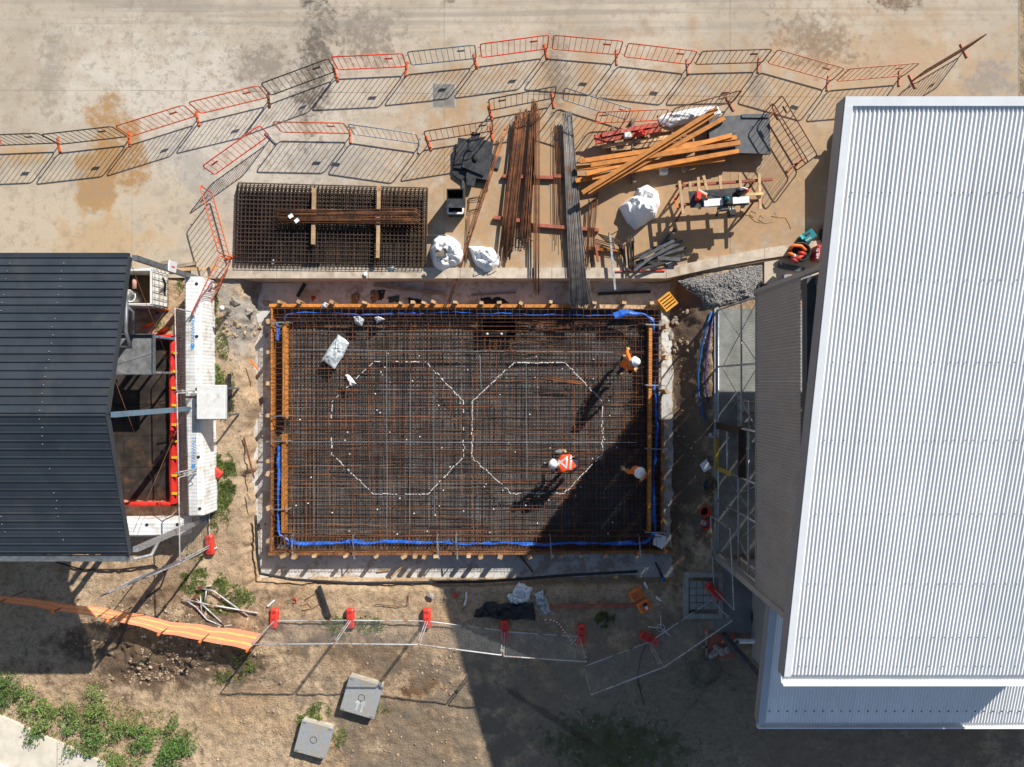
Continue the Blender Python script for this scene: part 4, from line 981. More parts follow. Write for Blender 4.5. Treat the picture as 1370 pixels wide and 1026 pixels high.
tag(MB().lathe(P(635, 212, GZ+.27), [(0, 0), (.12, 0), (.13, .004), (0, .006)], 14, sx=.7).build('hole_shade_disc', MAT['dark_void'], None), 'near-black disc painted as the shade of a hole on the top black sheet', 'hole')  # flat disc, shade of a cut hole put into its near-black colour
t = thing('ply_form_box', 'open black plywood box form standing below the plywood pile', 'form box', P(608, 268, GZ))
def pan(a, b, z0, z1, w=.03, par=t, mat='ply_black', nm='side_panel'):
    p, q = P(*a, 0), P(*b, 0); p.z = q.z = (z0+z1)/2; return MB().beam(p, q, w, z1-z0).build(nm, MAT[mat], par)
pan((601, 263), (623, 263), GZ, GZ+.8); pan((601, 276), (623, 276), GZ, GZ+.8); pan((601.5, 263.8), (601.5, 275.2), GZ, GZ+.8); pan((622.5, 263.8), (622.5, 275.2), GZ, GZ+.8)
MB().prism(PL([(598, 267), (621, 267), (623, 278), (597, 278)], GZ+.8), GZ+.805, GZ+.83).build('top_plate', MAT['ply_black'], t); pan((622, 252), (622, 262), GZ+.2, GZ+.8, .06, t, 'plate_grey', 'strut')
t = thing('bin', 'small open bin with pale rim and rubbish below the black box form', 'bin', P(611, 285, GZ))
for a, b in (((601, 281), (621, 281)), ((601, 290), (621, 290)), ((601, 281.6), (601, 289.4)), ((621, 281.6), (621, 289.4))):
    pan(a, b, GZ, GZ+.4, .025, t, 'black_rubber', 'side'); pan(a, b, GZ+.402, GZ+.43, .05, t, 'white_plastic', 'rim')
MB().prism(PL([(602, 282), (620, 282), (620, 289), (602, 289)]), GZ, GZ+.06).build('base', MAT['black_rubber'], t)
crumple('rubbish', None, [(603, 282), (611, 281), (612, 287), (604, 288)], GZ+.08, .15, MAT['plastic_clear'], None, 5, 6, 6, parent=t)
t = thing('bent_rebar', 'bent square of rusty bar lying beside the black bin', 'rebar', P(635, 273, GZ))
for i in range(3):
    o_ = i*1.3; MB().tube([P(626+o_, 266, GZ+.03+i*.03), P(641+o_, 262+o_, GZ+.03+i*.03), P(644, 278, GZ+.03+i*.03), P(627, 281+o_, GZ+.03+i*.03), P(626+o_, 266, GZ+.03+i*.03)], .009, 5).build('bar', MAT['rebar_dark'], t)
# bulk bags
def bulkbag(label, pts, h, seed, open_c=None, r=6):
    t = thing('bulk_bag', label, 'bulk bag', P(sum(p[0] for p in pts)/len(pts), sum(p[1] for p in pts)/len(pts), GZ), group='white bulk bags')
    o = crumple('sack', None, pts, GZ, h, MAT['bag'], None, seed, 24, 1.15, .75, parent=t)
    for i in range(3):
        a = pts[(i*3+1) % len(pts)]; c = (sum(p[0] for p in pts)/len(pts), sum(p[1] for p in pts)/len(pts)); b = along(c, a, .6); k = P(*b, GZ+h*.8)
        MB().tube([k, k+Vector((.07, .03, .1)), k+Vector((.15, .02, .06)), k+Vector((.2, -.04, -.08))], .014, 5).build('lifting_loop', MAT['bag'] if i else MAT['plastic_clear'], t)
    if open_c:
        for i in range(9):
            p = P(open_c[0]+rnd.uniform(-r, r), open_c[1]+rnd.uniform(-r, r), GZ+h*1.05+rnd.uniform(.0, .1))
            m_ = Matrix.Rotation(rnd.uniform(0, 3), 3, 'Z') @ Matrix.Rotation(rnd.uniform(-.6, .6), 3, 'X')
            MB().box(p, (rnd.uniform(.1, .26), rnd.uniform(.06, .16), .02), m=m_).build('offcut', rnd.choice((MAT['plate_grey'], MAT['timber_grey'], MAT['galv'], MAT['ply_black'])), t)
    return t
bulkbag('white bulk bag full of offcuts by the right end of the mesh stack', [(574, 335), (579, 322), (586, 314), (604, 316), (616, 325), (621, 341), (617, 353), (604, 358), (592, 365), (580, 358)], .62, 11, (590, 339), 6)
bulkbag('flattened white bulk bag beside the full one, near the kerb', [(624, 330), (634, 330), (658, 330), (668, 342), (670, 354), (660, 362), (650, 366), (638, 357), (630, 344)], .4, 23)
bulkbag('big white bulk bag standing alone below the orange beams', [(829, 278), (836, 268), (848, 262), (852, 250), (866, 247), (880, 256), (883, 274), (876, 292), (862, 300), (849, 308), (838, 299)], .85, 37)
# dark steel offcuts fan
GD = 'fan of dark steel offcuts'
fan = [((845, 346), (897, 322)), ((866, 357), (896, 313)), ((848, 352), (918, 331)), ((848, 356), (925, 339)), ((862, 349), (913, 322)), ((855, 346), (905, 320)), ((858, 361), (916, 341)), ((880, 345), (910, 347)), ((848, 362), (872, 344)), ((900, 312), (903, 306))]
fl = ['longest thin dark offcut at the left of the steel fan', 'steep dark offcut at the centre of the steel fan', 'long dark flat offcut through the middle of the fan', 'longest dark offcut reaching farthest right in the fan', 'dark offcut second from top of the fan', 'dark flat offcut at the top of the fan', 'dark offcut along the lower side of the fan', 'short dark offcut at the lower right of the fan', 'short dark offcut at the lower left of the fan', 'tiny dark offcut above the fan']
for i, (a, b) in enumerate(fan): stick('steel_offcut', fl[i], a, b, rnd.uniform(.06, .12), .03, GZ+.05+.035*i, MAT['plate_grey'] if i % 3 else MAT['black_steel'], 'offcut', GD, zb=GZ+.04+.03*i)
for pts, l in (([(871, 350), (882, 347), (878, 359), (867, 361)], 'square grey perforated plate below the steel fan'), ([(888, 350), (899, 349), (901, 353), (896, 358)], 'small grey plate scrap below the steel fan')):
    tag(MB().prism(PL(pts, GZ+.08), GZ+.04, GZ+.06).build('steel_plate', MAT['galv']), l, 'plate')
# drain plate in the yard
t = thing('drain_plate', 'square grey steel drain plate set flush in the concrete yard', 'drain cover', P(594, 127, GZ))
MB().prism(PL([(578.5, 111), (610, 111), (610, 143.5), (578.5, 143.5)], GZ), GZ-.02, GZ+.006).build('frame', M('pale_drain_frame', (.33,.32,.29), .7), t)
dpn = NT('checker_drain'); dpn.bump(dpn.vor(40), .3, .01); MAT['checker'] = dpn.done(dpn.mix(dpn.rng(dpn.noise(4, 5, .6), .35, .65), (.17,.155,.135), (.26,.235,.2)), .7, .1, .3)
for i in range(2): MB().prism(PL([(580+i*14.6, 112.5), (593.8+i*14.6, 112.5), (593.8+i*14.6, 142), (580+i*14.6, 142)], GZ), GZ, GZ+.014).build('plate', MAT['checker'], t)
# ---------------------------------------------------------------- saw bench
bz = .88
t = thing('saw_bench', 'makeshift bench of battens on rails with dark plywood top and trestles', 'workbench', P(965, 262, GZ))
for a, b in (((904, 249), (1033, 240)), ((908, 274), (1020, 268))): MB().beam(P(*a, GZ+bz-.1), P(*b, GZ+bz-.1), .07, .1).build('rail', tr, t)
for (a, b) in (((909, 242), (914, 286)), ((923, 243), (925, 276)), ((934, 237), (936, 280)), ((941, 235), (948, 262)), ((963, 235), (965, 262)), ((989.5, 232), (993, 282)), ((1015.5, 232), (1017, 280))): MB().beam(P(*a, GZ+bz), P(*b, GZ+bz), .08, .05).build('batten', tm, t)
MB().prism(PL([(921, 256), (1000, 250), (1002, 274), (924, 278)], GZ+bz+.05), GZ+bz+.03, GZ+bz+.055).build('top_board', MAT['ply_black'], t)
for x, y in ((915, 248), (1008, 243), (916, 276), (1008, 270)):
    p = P(x, y, GZ+bz-.15); 
    for s in (-1, 1): MB().beam((p.x, p.y, p.z), (p.x+.1*s, p.y+.28*s, GZ+.01), .05, .05).build('leg', MAT['rusty_steel'], t)
t = thing('mitre_saw', 'sliding mitre saw with long silver fence tables on the bench', 'saw', P(970, 268, GZ+bz+.06))
zz = GZ+bz+.06
MB().prism(PL([(941, 267.5), (967, 266), (967.5, 275), (941.5, 277)], zz), zz, zz+.09).build('left_table', MAT['white_paint'], t)
MB().prism(PL([(979, 265), (1001, 263), (1001.5, 272), (979.5, 273.5)], zz), zz, zz+.09).build('right_table', MAT['white_paint'], t)
MB().bbox(P(973, 268, zz+.12), (.24, .3, .22), .05, .03).build('motor_head', MAT['black_rubber'], t); MB().lathe(P(973, 266, zz+.27), [(0, 0), (.06, 0), (.07, .03), (.05, .07), (0, .08)], 10).build('motor_cap', MAT['teal'], t)
MB().bbox(P(967, 279, zz+.06), (.3, .14, .14), .1, .02).build('slide_base', MAT['plate_grey'], t); MB().tube([P(962, 279, zz+.1), P(958, 290, zz+.05)], .035, 8).build('dust_spout', MAT['black_rubber'], t)
MB().tube([P(976, 276, zz+.12), P(978, 288, zz+.12)], .02, 8).build('slide_rail', MAT['galv'], t); MB().tube([P(980, 276, zz+.12), P(981, 287, zz+.12)], .02, 8).build('slide_rail', MAT['galv'], t); MB().bbox(P(979, 285, zz+.12), (.22, .2, .18), .1, .03).build('motor', MAT['black_rubber'], t)
t = thing('nail_gun', 'orange red power tool lying on the left of the bench top', 'power tool', P(935, 261, zz))
MB().bbox(P(934, 262, zz+.1), (.15, .26, .18), -.1, .03).build('body', MAT['red_plastic'], t); MB().tube([P(934, 256, zz+.14), P(944, 261, zz+.14), P(945, 266, zz+.1)], .035, 8).build('handle', MAT['orange_plastic'], t); MB().bbox(P(945, 266, zz+.06), (.09, .09, .12), 0, .02).build('battery', MAT['black_rubber'], t); MB().beam(P(935, 254.5, zz+.12), P(946, 260, zz+.14), .05, .05).build('magazine', MAT['white_plastic'], t)
t = thing('circular_saw', 'black and red circular saw on the right of the bench top', 'power tool', P(994, 255, zz))
MB().lathe(P(990, 256, zz+.1), [(0, -.03), (.11, -.03), (.13, 0), (.11, .05), (0, .06)], 14).build('blade_guard', MAT['black_rubber'], t); MB().bbox(P(997, 255, zz+.1), (.2, .11, .14), .1, .03).build('body', MAT['case_red'], t); MB().tube([P(989, 252, zz+.2), P(995, 251, zz+.24), P(1000, 253, zz+.18)], .022, 6).build('handle', MAT['white_plastic'], t)
stick('timber_batten', 'pale yellow batten sticking out right of the bench', (990, 260.5), (1021, 259), .08, .04, GZ+bz+.09, M('yellow_pine', (.6,.44,.2), .75))
tag(MB().tube([P(965, 262, zz+.03), P(960, 257, zz+.08), P(950, 258, zz+.03), P(945, 263, zz+.02)], .008, 5).build('power_cord', MAT['black_rubber']), 'black tool cord curling across the bench top', 'cord')
pts = [P(x, y, GZ+.012) for x, y in ((992, 282), (999, 288), (1004, 287), (1008, 291), (1012, 285), (1005, 282), (1002, 288), (1010, 296), (1018, 298), (1022, 292), (1017, 288), (1015, 294), (1023, 299), (1033, 297), (1040, 290), (1036, 284), (1032, 289), (1042, 291), (1051, 291), (1056, 300), (1058, 306))]
tag(MB().tube(pts, .007, 5).build('extension_cord', M('tan_cord', (.35,.24,.08), .6)), 'thin yellow brown extension cord looping over the sandy concrete', 'cord')
stick('level', 'small orange bar lying left of the bench legs', (902, 263), (907, 281), .05, .04, GZ+.15, MAT['orange_plastic'], 'bar')
# ---------------------------------------------------------------- tools at the building corner
def text(body, loc, size, rz, mat, parent, name='lettering', rot=None):
    cu = bpy.data.curves.new(name, 'FONT'); cu.body = body; cu.size = size; cu.align_x = 'CENTER'; cu.align_y = 'CENTER'; cu.extrude = .0015
    tmp = bpy.data.objects.new('tmp', cu); COL.objects.link(tmp); dg = bpy.context.evaluated_depsgraph_get(); me = bpy.data.meshes.new_from_object(tmp.evaluated_get(dg)); bpy.data.objects.remove(tmp)
    me.materials.clear(); me.materials.append(mat); o = bpy.data.objects.new(name, me); COL.objects.link(o); o.parent = parent
    off = Vector((0, 0, 0)); p = parent
    while p: off += p.location; p = p.parent
    o.location = Vector(loc)-off; o.rotation_euler = rot or (0, 0, rz); return o
az = .05
t = thing('tool_case', 'dark red plastic tool case with white lettering beside the tool bag', 'tool case', P(1096, 339, az))
MB().bbox(P(1096.5, 339, az+.24), (.36, .44, .5), -.04, .04).build('body', MAT['case_red'], t); MB().tube([P(1085, 334, az+.25), P(1083, 339, az+.25), P(1085, 344, az+.25)], .02, 6).build('handle', MAT['black_rubber'], t)
for i in range(5): MB().box(P(1094+i*2, 339, az+.495), (.012, .36, .012), -.04).build('rib', MAT['case_red'], t)
text('HILTI', P(1094.5, 339, az+.503), .13, R(84), MAT['white_paint'], t)
t = thing('tool_case', 'teal plastic tool case with white lettering half in the shade', 'tool case', P(1079, 316, az))
tb = MB().bbox(P(1080, 317, az+.15), (.42, .3, .32), R(36), .03).build('body', MAT['teal'], t); MB().bbox(P(1073, 317, az+.32), (.08, .14, .02), R(36), .005).build('latch', M('light_teal', (.05,.42,.42), .5), t); MB().bbox(P(1081, 313, az+.32), (.16, .06, .03), R(36), .01).build('handle', MAT['black_rubber'], t)
text('makita', P(1081.5, 319.5, az+.316), .075, R(36), MAT['white_paint'], t)
t = thing('tool_bag', 'open orange and black tool bag holding power tools', 'tool bag', P(1066, 340, az))
bg_ = MB(); bg_.lathe(P(1066, 339, az), [(.28, 0), (.32, .15), (.31, .32), (.27, .34), (.25, .12), (0, .1)], 18, sx=1.05, sy=.95); bg_.build('bag_body', MAT['black_rubber'], t)
MB().tube([P(1056, 333, az+.36), P(1062, 328, az+.4), P(1072, 329, az+.4), P(1078, 335, az+.36)], .05, 8).build('flap', MAT['orange_plastic'], t)
for a, b, m_ in (((1054, 339), (1062, 342), 'orange_plastic'), ((1062, 348), (1074, 342), 'red_plastic'), ((1058, 347), (1066, 350), 'case_red'), ((1068, 338), (1077, 340), 'red_plastic')):
    p, q = P(*a, az+.33), P(*b, az+.36); MB().tube([p, p.lerp(q, .5)+Vector((0, 0, .05)), q], [.05, .06, .045], 8).build('power_tool', MAT[m_], t)
    MB().lathe(q, [(0, -.05), (.05, -.05), (.055, .03), (0, .04)], 8).build('battery', MAT['white_plastic'] if m_ == 'orange_plastic' else MAT['black_rubber'], t)
t = thing('backpack', 'black backpack lying in the shade against the building', 'backpack', P(1105, 314, az))
MB().lathe(P(1104, 315, az), [(.2, 0), (.27, .08), (.26, .2), (.15, .28), (0, .3)], 14, sx=.85, sy=1.1).build('body', MAT['black_rubber'], t); MB().tube([P(1100, 306, az+.2), P(1106, 300, az+.24), P(1108, 310, az+.26)], .03, 6).build('strap', MAT['orange_plastic'], t)
stick('steel_angle', 'dark grey steel angle lying below the tool bag', (1041, 354.5), (1076, 361.5), .16, .05, az+.06, MAT['plate_grey'], 'steel angle')
stick('steel_channel', 'long grey steel channel beside the building corner', (1048, 372.5), (1108, 374), .2, .14, az+.1, greyt, 'steel channel')
tag(MB().prism(PL([(1034, 369), (1053, 379), (1042, 388), (1024, 379)], .2), .18, .2).build('black_board', MAT['black_rubber']), 'black rectangular board lying at the edge of the gravel', 'board')
crumple('black_bag', 'black plastic scraps and bag in the gravel by the wall', [(1012, 380), (1020, 376), (1028, 386), (1030, 394), (1018, 396), (1010, 390)], .05, .15, MAT['black_rubber'], 'bag', 8, 10, 4)
apr = MB().prism(PL([(1022, 350), (1112, 334), (1112, 386), (1022, 386)]), -.4, .045).build('corner_apron', M('sandy_apron_concrete', (.5,.42,.32), .85, 0, .12, 2, (.42,.33,.23), .3, world=True)); struct(apr)
# gravel fill
gvm = NT('gravel'); v = gvm.vor(22); n = gvm.noise(3, 5, .6); cc = gvm.mix(gvm.vor(22, out='Color'), (.14,.135,.13), (.33,.32,.3)); gvm.bump(v, 1.0, .05); MAT['gravel'] = gvm.done(gvm.mix(gvm.rng(v, .3, .6), cc, (.05,.05,.05)), .9)
gpoly = [(905, 376), (935, 366), (1022, 352), (1022, 386), (1012, 398), (985, 406), (955, 414), (944, 412), (935, 396), (918, 386)]
def gtop(x, y): return .1 - .5*sstep(945, 905, x)*1.0 - .25*sstep(395, 415, y) + .03*fbm(x*.05, y*.05, 1, 3)
mbg = MB(); cg = (975, 383)
crumple('gravel_fill', None, gpoly, -.04, .24, MAT['gravel'], None, 2, 26, 1.0, .3); go = bpy.data.objects['gravel_fill']; tag(go, 'grey crushed gravel filling the corner beside the kerb', 'gravel', kind='stuff')
# ---------------------------------------------------------------- workers
hv = M('orange_hi_vis_cloth', (.8,.17,.02), .8, 0, .18, 9, (.55,.12,.02), .3, bump=.4, bscale=25, rand=0)
hvr = M('red_orange_hi_vis_vest', (.85,.085,.015), .8, 0, .15, 9, (.7,.06,.01), .3, bump=.4, bscale=25, rand=0)
nav = M('navy_work_cloth', (.02,.025,.05), .85, 0, .25, 9, bump=.3, rand=0)
skin = M('skin', (.5,.29,.2), .6, 0, .08, 12, rand=0); boot = M('tan_boot_leather', (.4,.26,.12), .75, 0, .2, 9, rand=0)
hatm = M('white_hard_hat', (.84,.84,.82), .3, 0, .05, 8, (.7,.7,.66), .2, rand=0, spec=.5)
glove = M('tan_work_glove', (.5,.35,.18), .8, 0, .2, 12, rand=0); refl = M('silver_reflective_strip', (.62,.63,.66), .4, .2, .1, 8, rand=0)
hairm = M('dark_hair', (.03,.02,.015), .7, rand=0)
def person(label, base, J, top_mat, sleeve_mat, trou_mat, face_dir, strips=()):
    """J: joint name -> (x,y,z) metres relative to base (feet level)"""
    root = thing('person', label, 'person', base, 0, 'workers on the reinforcement')
    V = lambda k: Vector(J[k])
    neck = V('chest')*.25+V('head')*.75
    chain = {'pelvis': .155, 'waist': .15, 'chest': .175, 'neck': .062, 'head': .1}
    pts = []; rad = []; edges = []; idx = {}
    def addv(k, p, r): idx[k] = len(pts); pts.append(tuple(p)); rad.append(r); return idx[k]
    def link(a, b): edges.append((idx[a], idx[b]))
    addv('pelvis', V('pelvis'), .15); w = V('pelvis').lerp(V('chest'), .5); addv('waist', w, .145); addv('chest', V('chest'), .165)
    up = (V('chest')-V('pelvis')).normalized(); hd = V('head'); nk = V('chest').lerp(hd, .62); addv('neck', nk, .06); addv('head', hd, .098)
    for a, b in (('pelvis', 'waist'), ('waist', 'chest'), ('chest', 'neck'), ('neck', 'head')): link(a, b)
    for s in 'LR':
        sh, el, wr = V('sh'+s), V('el'+s), V('wr'+s)
        addv('sh'+s, sh, .085); addv('ua'+s, sh.lerp(el, .5), .066); addv('el'+s, el, .054); addv('fa'+s, el.lerp(wr, .4), .05); addv('wr'+s, wr, .034)
        link('chest', 'sh'+s); link('sh'+s, 'ua'+s); link('ua'+s, 'el'+s); link('el'+s, 'fa'+s); link('fa'+s, 'wr'+s)
        hp, kn, an = V('hp'+s), V('kn'+s), V('an'+s); ft = an+Vector(J['toe'+s])
        addv('hp'+s, hp, .105); addv('th'+s, hp.lerp(kn, .45), .092); addv('kn'+s, kn, .066); addv('cf'+s, kn.lerp(an, .35), .062); addv('an'+s, an, .05); addv('to'+s, ft, .045)
        link('pelvis', 'hp'+s); link('hp'+s, 'th'+s); link('th'+s, 'kn'+s); link('kn'+s, 'cf'+s); link('cf'+s, 'an'+s); link('an'+s, 'to'+s)
    me = bpy.data.meshes.new('tmpbody'); me.from_pydata(pts, edges, []); ob = bpy.data.objects.new('tmpbody', me); COL.objects.link(ob)
    md = ob.modifiers.new('s', 'SKIN'); md.use_smooth_shade = True
    for i, sv in enumerate(me.skin_vertices[0].data): sv.radius = (rad[i], rad[i]); sv.use_root = (i == 0)
    ob.modifiers.new('d', 'SUBSURF').levels = 2
    dg = bpy.context.evaluated_depsgraph_get(); bme = bpy.data.meshes.new_from_object(ob.evaluated_get(dg)); bpy.data.objects.remove(ob)
    bme.name = 'body'; bme.materials.clear()
    for m in (top_mat, sleeve_mat, trou_mat, boot, skin): bme.materials.append(m)
    segs = []
    def seg(a, b, m): segs.append((Vector(pts[idx[a]]), Vector(pts[idx[b]]), m))
    seg('waist', 'chest', 0); seg('pelvis', 'waist', 0); seg('neck', 'head', 4)
    for s in 'LR':
        seg('chest', 'sh'+s, 0); seg('sh'+s, 'el'+s, 0 if sleeve_mat is top_mat else 0); seg('el'+s, 'wr'+s, 1); seg('hp'+s, 'kn'+s, 2); seg('pelvis', 'hp'+s, 2); seg('kn'+s, 'an'+s, 2); seg('an'+s, 'to'+s, 3)
    for p in bme.polygons:
        c = p.center; best = (9, 0)
        for a, b, m in segs:
            d = b-a; f = max(0, min(1, (c-a).dot(d)/max(1e-6, d.length_squared))); dd = (c-(a+d*f)).length
            if dd < best[0]: best = (dd, m)
        p.material_index = best[1]; p.use_smooth = True
    body = bpy.data.objects.new('body', bme); COL.objects.link(body); body.parent = root
    # head: face, hair, hat
    fd = Vector(face_dir).normalized(); upv = (hd-nk).normalized(); upv = (upv-fd*upv.dot(fd)).normalized(); sd = fd.cross(upv)
    m3 = Matrix((fd, -sd, upv)).transposed()
    mb = MB(); mb.lathe(hd, [(0, -.13), (.05, -.12), (.078, -.07), (.088, 0), (.085, .05), (.05, .105), (0, .115)], 14, m3, sx=1.12); mb.build('head', skin, root, True)
    mb = MB(); mb.lathe(hd+fd*.1-upv*.02, [(0, -.035), (.022, -.025), (.012, .02), (0, .03)], 6, m3); mb.build('nose', skin, root, True)
    for s in (-1, 1):
        MB().lathe(hd+sd*.088*s-upv*.005, [(0, -.03), (.016, -.02), (.018, .015), (0, .03)], 6, m3, sx=1.1, sy=.5).build('ear', skin, root, True)
        MB().lathe(hd+fd*.089+sd*.034*s+upv*.005, [(0, -.01), (.011, 0), (0, .01)], 6, m3).build('eye', hairm, root, True)
    MB().box(hd+fd*.092-upv*.062, (.012, .045, .01), m=m3).build('mouth', MAT['case_red'], root, True)
    MB().lathe(hd-fd*.018+upv*.012, [(.092, -.06), (.096, 0), (.09, .04)], 12, m3).build('hair', hairm, root, True)
    hat = MB(); hat.lathe(hd+upv*.035, [(.155, -.005), (.16, .0), (.128, .018), (.122, .05), (.1, .1), (.055, .135), (0, .145)], 20, m3, sx=1.12); 
    ho = hat.build('hard_hat', hatm, root, True)
    rg = MB(); rg.tube([hd+upv*(.04+.14*math.sin(a))+fd*(.13*math.cos(a)) for a in [R(20+14*i) for i in range(11)]], .009, 5, False); rg.build('hat_ridge', hatm, root, True)
    # gloves with fingers
    for s in 'LR':
        el, wr = V('el'+s), V('wr'+s); d = (wr-el).normalized(); dn = Vector((0, 0, -1)); sdv = d.cross(dn)
        sdv = sdv.normalized() if sdv.length > .2 else Vector((1, 0, 0)); nn = sdv.cross(d); mb = MB()
        mb.tube([wr-d*.05, wr, wr+d*.04, wr+d*.09], [.042, .04, .047, .04], 8)
        for i, (o, L) in enumerate(((-.033, .06), (-.011, .075), (.011, .07), (.033, .055))):
            b = wr+d*.085+sdv*o; mb.tube([b, b+d*L*.5+nn*-.006, b+d*L*.8-nn*.03, b+d*L*.85-nn*.05], [.012, .011, .01, .008], 6)
        b = wr+d*.03+sdv*.04*(1 if s == 'L' else -1); e = sdv*(1 if s == 'L' else -1); mb.tube([b, b+e*.03+d*.03, b+e*.03+d*.06-nn*.015], [.013, .012, .009], 6)
        mb.build('glove', glove, root, True)
    # reflective strips laid on the cloth
    bv = BVHTree.FromPolygons([v.co for v in bme.vertices], [tuple(p.vertices) for p in bme.polygons])
    for st in strips:
        pts_ = []; a0, rd_, L = Vector(st[0]), Vector(st[1]), st[2]
        for i in range(15):
            q = Vector(st[0]).lerp(Vector(st[3]), i/14); h = bv.ray_cast(q, rd_)
            if h[0] and (q-h[0]).length < L: pts_.append((h[0], h[1]))
        if len(pts_) > 2:
            mb = MB(); vs = []; fs = []; dirv = (Vector(st[3])-Vector(st[0])).normalized(); sv = dirv.cross(rd_).normalized()*.026
            for p, n in pts_: vs += [p+n*.009-sv, p+n*.009+sv]
            fs = [(2*i, 2*i+1, 2*i+3, 2*i+2) for i in range(len(pts_)-1)]; mb.add(vs, fs, True); mb.build('reflective_strip', refl, root, True)
    return root
zs = ZM+.06
def rel(base, px, py, z): return tuple(P(px, py, zs+z)-base)
# worker stooping, upper right
b1 = P(832, 489, zs)
J = dict(pelvis=rel(b1, 834, 488, .86), chest=rel(b1, 843, 485.5, 1.2), head=rel(b1, 849, 484, 1.42))
J.update(shL=rel(b1, 841, 477.5, 1.24), elL=rel(b1, 839, 471, 1.0), wrL=rel(b1, 840, 468, .76), shR=rel(b1, 845, 494, 1.22), elR=rel(b1, 842, 499, .98), wrR=rel(b1, 848, 495, .78),
         hpL=rel(b1, 834, 484, .84), knL=rel(b1, 834.5, 480, .46), anL=rel(b1, 832, 477, .07), hpR=rel(b1, 833, 492, .84), knR=rel(b1, 831, 496, .45), anR=rel(b1, 826, 499.5, .07), toeL=(.17, .03, -.03), toeR=(.17, .0, -.03))
person('worker in orange shirt and white hard hat stooping in the sun', b1, J, hv, hv, nav, (.75, -.15, -.6))
# worker bent double with vest
b2 = P(766, 618, zs)
J = dict(pelvis=rel(b2, 768, 622, .86), chest=rel(b2, 752, 620.5, .95), head=rel(b2, 741.5, 620.5, .95))
J.update(shL=rel(b2, 752, 629, .93), elL=rel(b2, 748, 630, .62), wrL=rel(b2, 743, 627, .36), shR=rel(b2, 752, 611.5, .93), elR=rel(b2, 763, 610, .6), wrR=rel(b2, 756.5, 605, .4),
         hpL=rel(b2, 769, 626.5, .83), knL=rel(b2, 766, 627, .45), anL=rel(b2, 770, 625, .07), hpR=rel(b2, 769, 617.5, .83), knR=rel(b2, 765, 615, .45), anR=rel(b2, 769, 613, .07), toeL=(-.17, .02, -.03), toeR=(-.17, .02, -.03))
def tp(px, py): return rel(b2, px, py, 1.6)
dn = (0, 0, -1)
person('worker in red vest with silver cross bent double over the bars', b2, J, hvr, nav, nav, (-.6, 0, -.8),
       [(tp(746.5, 616.5), dn, 1.2, tp(760, 629)), (tp(746.5, 625), dn, 1.2, tp(761, 614.5)), (tp(761, 614), dn, 1.2, tp(759.5, 630)), (tp(767, 613.5), dn, 1.2, tp(765, 631.5))])
tag(MB().prism(PL([(742.5, 603.5), (750, 600.5), (753, 603), (751, 605.5), (743.5, 605)], zs+.12), zs+.06, zs+.12).build('tie_wire_reel', MAT['galv']), 'small silver tool under the hand of the bending worker', 'tool')
# worker standing in the shade
b3 = P(845, 625, zs)
J = dict(pelvis=rel(b3, 850.5, 629, .94), chest=rel(b3, 854, 631.5, 1.34), head=rel(b3, 856, 632, 1.64))
J.update(shL=rel(b3, 846.5, 630.5, 1.4), elL=rel(b3, 841, 632, 1.12), wrL=rel(b3, 836, 628, 1.02), shR=rel(b3, 862, 634.5, 1.4), elR=rel(b3, 864, 637, 1.12), wrR=rel(b3, 860, 640, .95),
         hpL=rel(b3, 847.5, 628.5, .9), knL=rel(b3, 845, 627, .48), anL=rel(b3, 842, 624, .07), hpR=rel(b3, 853.5, 630, .9), knR=rel(b3, 851, 629, .48), anR=rel(b3, 847.5, 626, .07), toeL=(-.03, -.17, -.03), toeR=(.03, -.17, -.03))
person('worker in orange sleeves and white hard hat standing in the shade', b3, J, hv, hv, nav, (-.3, -.9, -.2))
# things lying on the bars
def bagflat(label, pts, h, mat, seed, z=ZM+.07): return crumple('plastic_bag', label, pts, z, h, mat, 'bag', seed, 14, 2.2, .5)
bagflat('crumpled clear plastic bag, largest on the upper left of the bars', [(430, 482), (442, 462), (452, 448), (467, 458), (460, 474), (448, 493)], .08, MAT['plastic_clear'], 3)
bagflat('small grey plastic bag near the top edge, left of a pair', [(473, 424), (481, 422), (487, 427), (484, 437), (474, 433)], .12, MAT['plastic_clear'], 6)
bagflat('small pale star shaped bag near the top edge, right of a pair', [(500, 425), (507, 422), (515, 427), (508, 430), (504, 433)], .12, MAT['bag'], 9)
bagflat('white crumpled wrapping with tie wire inside the left octagon', [(462, 501), (466, 500), (470, 506), (476, 514), (468, 516), (465, 508)], .08, MAT['bag'], 12)
bagflat('pale grey wrapping on the formwork near its upper left corner', [(428, 409), (434, 404.5), (440, 406), (438, 411), (430, 412)], .06, MAT['plastic_clear'], 14, ZT)
bundle('rebar_bundle', 'short rusty bars loose inside the right octagon', (731, 504), (780, 511), (732, 507), (779, 514), ZM+.09, ZM+.09, 5, 'rebar_orange', .01, .02, ends=2)
def paper(label, pts, z): 
    return tag(MB().prism(PL(pts, z), z-.004, z).build('paper_sheet', MAT['paper']), label, 'paper')
paper('white plan sheet on the lower right corner of the formwork', [(877, 713), (892, 718), (886, 735), (873, 728)], -.08)
crm = M('orange_yellow_crate', (.75,.33,.03), .55, 0, .15, 9, (.6,.28,.06), .3)
t = thing('plastic_crate', 'yellow slatted plastic crate by the upper right corner of the formwork', 'crate', P(893, 403, -.5))
c = P(893.5, 403.5, .05); m_ = Matrix.Rotation(R(38), 3, 'Z')
for i in range(5): MB().box(c+m_ @ Vector((0, -.19+.095*i, 0)), (.4, .055, .02), m=m_).build('slat', crm, t)
for sx, sy, w_, d_ in ((0, .215, .45, .03), (0, -.215, .45, .03), (.21, 0, .03, .4), (-.21, 0, .03, .4)): MB().box(c+m_ @ Vector((sx, sy, -.15)), (w_, d_, .33), m=m_).build('side', crm, t)
